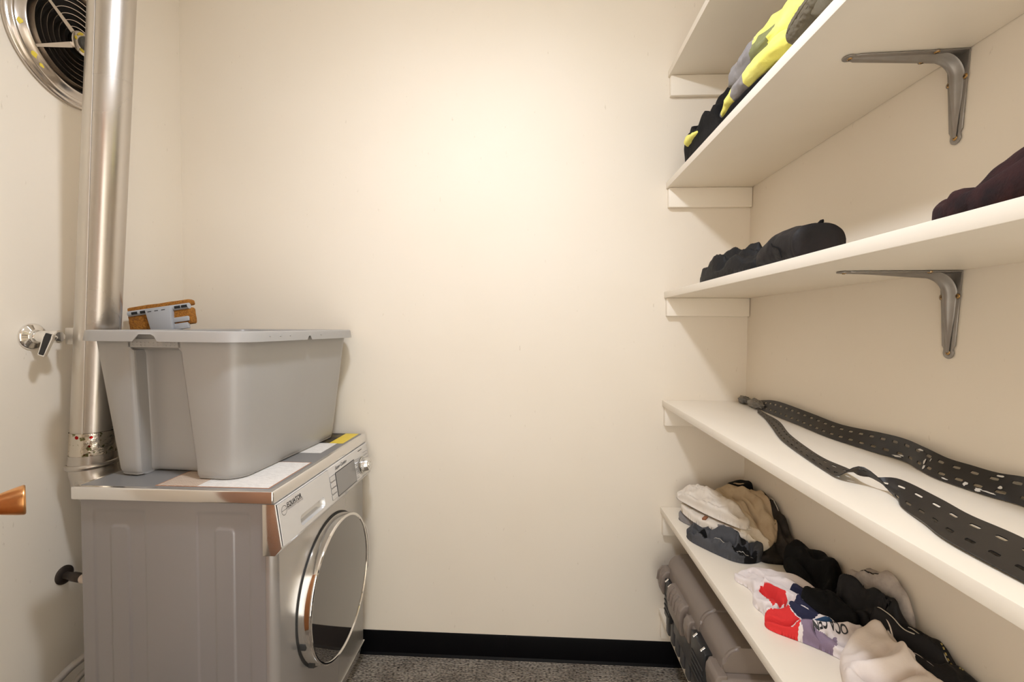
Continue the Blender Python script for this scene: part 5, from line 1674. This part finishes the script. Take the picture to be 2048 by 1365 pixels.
# off white shirt next to the jersey
DW = Drape([(0.612, 0.915), (0.632, 0.945), (0.690, 0.968), (0.722, 0.978), (0.734, 0.955), (0.728, 0.90), (0.738, 0.82), (0.728, 0.72), (0.680, 0.66), (0.600, 0.68), (0.560, 0.75), (0.578, 0.84)], z5,
           [(0.63, 0.925, 0.030), (0.69, 0.945, 0.066), (0.718, 0.955, 0.080), (0.70, 0.90, 0.074), (0.65, 0.89, 0.058), (0.61, 0.86, 0.038), (0.70, 0.82, 0.062), (0.63, 0.80, 0.05), (0.66, 0.72, 0.05)], edge=0.020, res=0.003,
           folds=(([(0.615, 0.895), (0.650, 0.880), (0.695, 0.895)], 0.010, -0.012), ([(0.610, 0.870), (0.650, 0.860), (0.690, 0.865), (0.712, 0.890)], 0.010, 0.016), ([(0.62, 0.845), (0.65, 0.838), (0.70, 0.845)], 0.008, -0.016), ([(0.722, 0.965), (0.715, 0.89), (0.725, 0.83)], 0.004, -0.012), ([(0.605, 0.88), (0.615, 0.845)], 0.004, -0.012)),
           rn=((0.007, 14, 0.4, 2.2),), seed=91, bulge=0.006, over=(DJ, DS, DB))
tag(DW.build('shirt', 'c_offwhite'), 'plain off white shirt in a loose heap next to the printed jersey', 'clothing', G5)

# ================================================================== clothes on the middle shelf
G3 = 'dark clothes on the shelf of the second bracket'
z3 = Z3 + 0.0006
D = Drape([(0.500, 1.40), (0.512, 1.455), (0.560, 1.480), (0.615, 1.45), (0.630, 1.35), (0.622, 1.22), (0.600, 1.13), (0.550, 1.095), (0.512, 1.10), (0.498, 1.18), (0.494, 1.28)], z3,
          [(0.515, 1.44, 0.030), (0.54, 1.43, 0.046), (0.57, 1.36, 0.062), (0.56, 1.28, 0.072), (0.58, 1.22, 0.074), (0.51, 1.36, 0.030), (0.51, 1.25, 0.028), (0.57, 1.15, 0.055), (0.52, 1.14, 0.028), (0.56, 1.105, 0.040)], edge=0.018, res=0.0024,
          folds=(([(0.502, 1.42), (0.520, 1.35), (0.545, 1.27), (0.57, 1.20)], 0.006, 0.018), ([(0.498, 1.36), (0.510, 1.29), (0.530, 1.22), (0.55, 1.17)], 0.005, 0.016), ([(0.515, 1.42), (0.535, 1.34), (0.56, 1.27)], 0.005, -0.018), ([(0.500, 1.30), (0.512, 1.24), (0.532, 1.18)], 0.005, -0.014), ([(0.50, 1.22), (0.515, 1.17), (0.535, 1.12)], 0.008, 0.010), ([(0.505, 1.40), (0.505, 1.34), (0.515, 1.27)], 0.004, 0.010)),
          rn=((0.011, 26, 1.45, 4.0), (0.004, 60, 1.4, 4.0)), seed=101, bulge=0.006)
tag(D.build('trousers', 'c_blacksheen'), 'black trousers rolled up and wrinkled, lying beside the dark cap', 'clothing', G3)
cap = thing('cap', (0.575, 1.0, Z3), 'dark peaked cap standing on its side next to rolled black trousers', 'cap', G3)
loft('crown', [((0.555, 1.104, z3 + 0.008), 0.036, 0.006, 0), ((0.557, 1.094, z3 + 0.018), 0.045, 0.016, 0), ((0.561, 1.070, z3 + 0.030), 0.054, 0.029, 0), ((0.567, 1.034, z3 + 0.039), 0.056, 0.038, 0), ((0.571, 0.995, z3 + 0.0405), 0.055, 0.0400, 0), ((0.573, 0.966, z3 + 0.0400), 0.053, 0.0395, 0), ((0.573, 0.954, z3 + 0.0395), 0.051, 0.0385, 0)], 'c_navyblack', cap, amp=0.002, scale=18, seed=4)
bm = bmnew(); tube(bm, [(0.580, 0.966, z3 + 0.078), (0.580, 0.959, z3 + 0.084), (0.580, 0.955, z3 + 0.086)], [0.006, 0.004, 0.001], 8)
obj('strap_tab', bm, 'c_black', cap, 60)
for (y, z) in ((1.005, 0.056), (0.964, 0.052)):
    bm = bmnew(); lathe(bm, [(0.0024, 0), (0.002, 0.0012), (0.0, 0.0014)], (0.522, y, z3 + z), (-1, 0, 0.3), 10)
    obj('eyelet', bm, 'zip', cap, 60)
bm = bmnew(); tube(bm, catmull([(0.540, 1.04, z3 + 0.072), (0.521, 1.03, z3 + 0.060), (0.5125, 1.020, z3 + 0.046), (0.514, 0.995, z3 + 0.034), (0.516, 0.985, z3 + 0.014)], 6), 0.0012, 6)
obj('seam', bm, 'c_black', cap, 60)
D = Drape([(0.500, 0.585), (0.512, 0.628), (0.560, 0.642), (0.640, 0.645), (0.720, 0.62), (0.760, 0.48), (0.740, 0.36), (0.640, 0.25), (0.540, 0.24), (0.500, 0.34), (0.495, 0.46)], z3,
          [(0.52, 0.585, 0.016), (0.54, 0.56, 0.026), (0.56, 0.585, 0.030), (0.55, 0.52, 0.036), (0.60, 0.575, 0.050), (0.62, 0.58, 0.105), (0.64, 0.575, 0.145), (0.66, 0.52, 0.165), (0.57, 0.47, 0.06), (0.64, 0.40, 0.14), (0.54, 0.38, 0.06), (0.58, 0.32, 0.08)], edge=0.016, res=0.003,
          folds=(([(0.51, 0.585), (0.54, 0.53), (0.56, 0.46), (0.57, 0.40)], 0.008, 0.012), ([(0.52, 0.56), (0.535, 0.50), (0.545, 0.44)], 0.006, -0.012), ([(0.575, 0.585), (0.595, 0.53), (0.605, 0.47)], 0.007, -0.018), ([(0.61, 0.59), (0.625, 0.55), (0.63, 0.50)], 0.006, -0.016)),
          rn=((0.014, 20, 1.2, 3.0),), seed=111, bulge=0.005)
tag(D.build('fleece', 'c_maroon'), 'fuzzy dark maroon fleece piled on the shelf above the lower bracket', 'clothing', G3)

# ================================================================== work clothes on the upper shelf
G2 = 'work clothes on the shelf of the first bracket'
z2 = Z2 + 0.0006
D = Drape([(0.500, 1.54), (0.506, 1.600), (0.545, 1.640), (0.620, 1.64), (0.680, 1.58), (0.690, 1.45), (0.685, 1.34), (0.670, 1.20), (0.640, 1.00), (0.560, 0.965), (0.505, 0.98), (0.496, 1.10), (0.494, 1.28), (0.494, 1.45)], z2,
          [(0.52, 1.60, 0.075), (0.56, 1.60, 0.115), (0.53, 1.53, 0.105), (0.58, 1.50, 0.135), (0.52, 1.44, 0.070), (0.57, 1.42, 0.165), (0.60, 1.35, 0.190), (0.52, 1.33, 0.070), (0.56, 1.33, 0.150), (0.58, 1.26, 0.030), (0.52, 1.25, 0.010), (0.56, 1.15, 0.014), (0.55, 1.02, 0.012), (0.62, 1.15, 0.014)], edge=0.024, res=0.0036,
          folds=(([(0.50, 1.50), (0.53, 1.45), (0.54, 1.38), (0.55, 1.31)], 0.012, 0.018), ([(0.50, 1.56), (0.515, 1.49), (0.515, 1.40), (0.515, 1.33)], 0.009, -0.020), ([(0.53, 1.56), (0.55, 1.47), (0.56, 1.38)], 0.009, -0.018), ([(0.505, 1.47), (0.51, 1.40), (0.51, 1.32)], 0.008, 0.012)),
          rn=((0.014, 16, 1.4, 4.0),), seed=121, bulge=0.016)
bj = thing('jacket', (0.58, 1.32, Z2), 'black jacket with a yellow piped edge, crumpled below the yellow hi-vis coat', 'clothing', G2)
D.build('jacket_cloth', 'c_black', bj)
loft('yellow_edge', [((0.502, 1.530, z2 + 0.066), 0.018, 0.016, 0.2), ((0.497, 1.500, z2 + 0.064), 0.016, 0.013, 0.2), ((0.497, 1.455, z2 + 0.058), 0.014, 0.007, 0.2), ((0.502, 1.42, z2 + 0.052), 0.010, 0.004, 0.2)], 'c_yellow', bj, amp=0.002)
# hi-vis coat: a thick roll with a grey reflective band, and a sleeve lying along the shelf edge
hv = thing('hi_vis_coat', (0.56, 1.0, Z2), 'bright yellow hi-vis coat with grey reflective bands, lying over a black jacket', 'clothing', G2)
def zb(c):
    y = c[:, 1] + (c[:, 2] - 1.97) * 0.5
    return np.where((y > 1.125) & (y < 1.29), 1, np.where((y > 1.035) & (y <= 1.125) & (c[:, 2] < 1.968), 2, 0))
loft('coat_roll', [((0.560, 1.285, z2 + 0.128), 0.026, 0.022, 0.5), ((0.558, 1.268, z2 + 0.127), 0.040, 0.038, 0.5), ((0.556, 1.20, z2 + 0.122), 0.046, 0.044, 0.4), ((0.558, 1.12, z2 + 0.114), 0.050, 0.042, 0.3), ((0.566, 1.02, z2 + 0.110), 0.052, 0.045, 0.3), ((0.590, 0.90, z2 + 0.112), 0.050, 0.050, 0.2), ((0.61, 0.76, z2 + 0.11), 0.050, 0.052, 0.2), ((0.62, 0.60, z2 + 0.10), 0.050, 0.048, 0.2)],
     ['c_yellow', 'c_band', 'c_olive'], hv, zb, amp=0.010, scale=20, seed=6, stretch=(1.3, 0.55, 1.3), amp2=0.002)
def zs_(c):
    y = c[:, 1]
    return np.where((y > 1.105) & (y < 1.185), 1, np.where(y > 1.268, 1, 0))
loft('sleeve', [((0.510, 1.290, z2 + 0.032), 0.012, 0.010, 0.0), ((0.506, 1.250, z2 + 0.038), 0.015, 0.013, 0.3), ((0.503, 1.200, z2 + 0.046), 0.019, 0.016, 0.3), ((0.503, 1.140, z2 + 0.046), 0.022, 0.021, 0.3), ((0.504, 1.080, z2 + 0.044), 0.024, 0.022, 0.2), ((0.506, 1.020, z2 + 0.044), 0.024, 0.022, 0.2), ((0.508, 0.980, z2 + 0.044), 0.022, 0.020, 0.2), ((0.514, 0.955, z2 + 0.046), 0.016, 0.016, 0.2)],
     ['c_yellow', 'c_band'], hv, zs_, amp=0.004, scale=26, seed=9, stretch=(1.2, 0.6, 1.2))
kn = thing('knit_sweater', (0.53, 0.80, Z2), 'olive grey ribbed knit sweater bunched at the shelf edge beside the yellow coat', 'clothing', G2)
loft('knit_body', [((0.516, 0.885, z2 + 0.048), 0.018, 0.022, 0), ((0.514, 0.865, z2 + 0.052), 0.022, 0.032, 0), ((0.514, 0.83, z2 + 0.056), 0.024, 0.044, 0), ((0.518, 0.77, z2 + 0.060), 0.026, 0.050, 0.0), ((0.522, 0.70, z2 + 0.062), 0.026, 0.052, 0.0), ((0.53, 0.58, z2 + 0.060), 0.026, 0.048, 0), ((0.54, 0.50, z2 + 0.056), 0.02, 0.04, 0)], 'c_knit', kn, amp=0.010, scale=20, seed=13, stretch=(1, 0.7, 1))
loft('ribbed_cuff', [((0.504, 0.930, z2 + 0.028), 0.014, 0.014, 0), ((0.502, 0.920, z2 + 0.030), 0.020, 0.021, 0), ((0.500, 0.885, z2 + 0.040), 0.019, 0.020, 0), ((0.502, 0.845, z2 + 0.054), 0.016, 0.016, 0)], 'c_knit', kn, amp=0.001, scale=60, seed=15)
for k in range(12):
    a = 2 * PI * k / 12
    bm = bmnew(); tube(bm, [(0.502 + 0.0202 * math.cos(a), 0.921, z2 + 0.030 + 0.0205 * math.sin(a)), (0.500 + 0.0192 * math.cos(a), 0.885, z2 + 0.040 + 0.0192 * math.sin(a)), (0.502 + 0.016 * math.cos(a), 0.847, z2 + 0.054 + 0.0155 * math.sin(a))], 0.0022, 6)
    obj('rib', bm, 'c_knit', kn, 60)
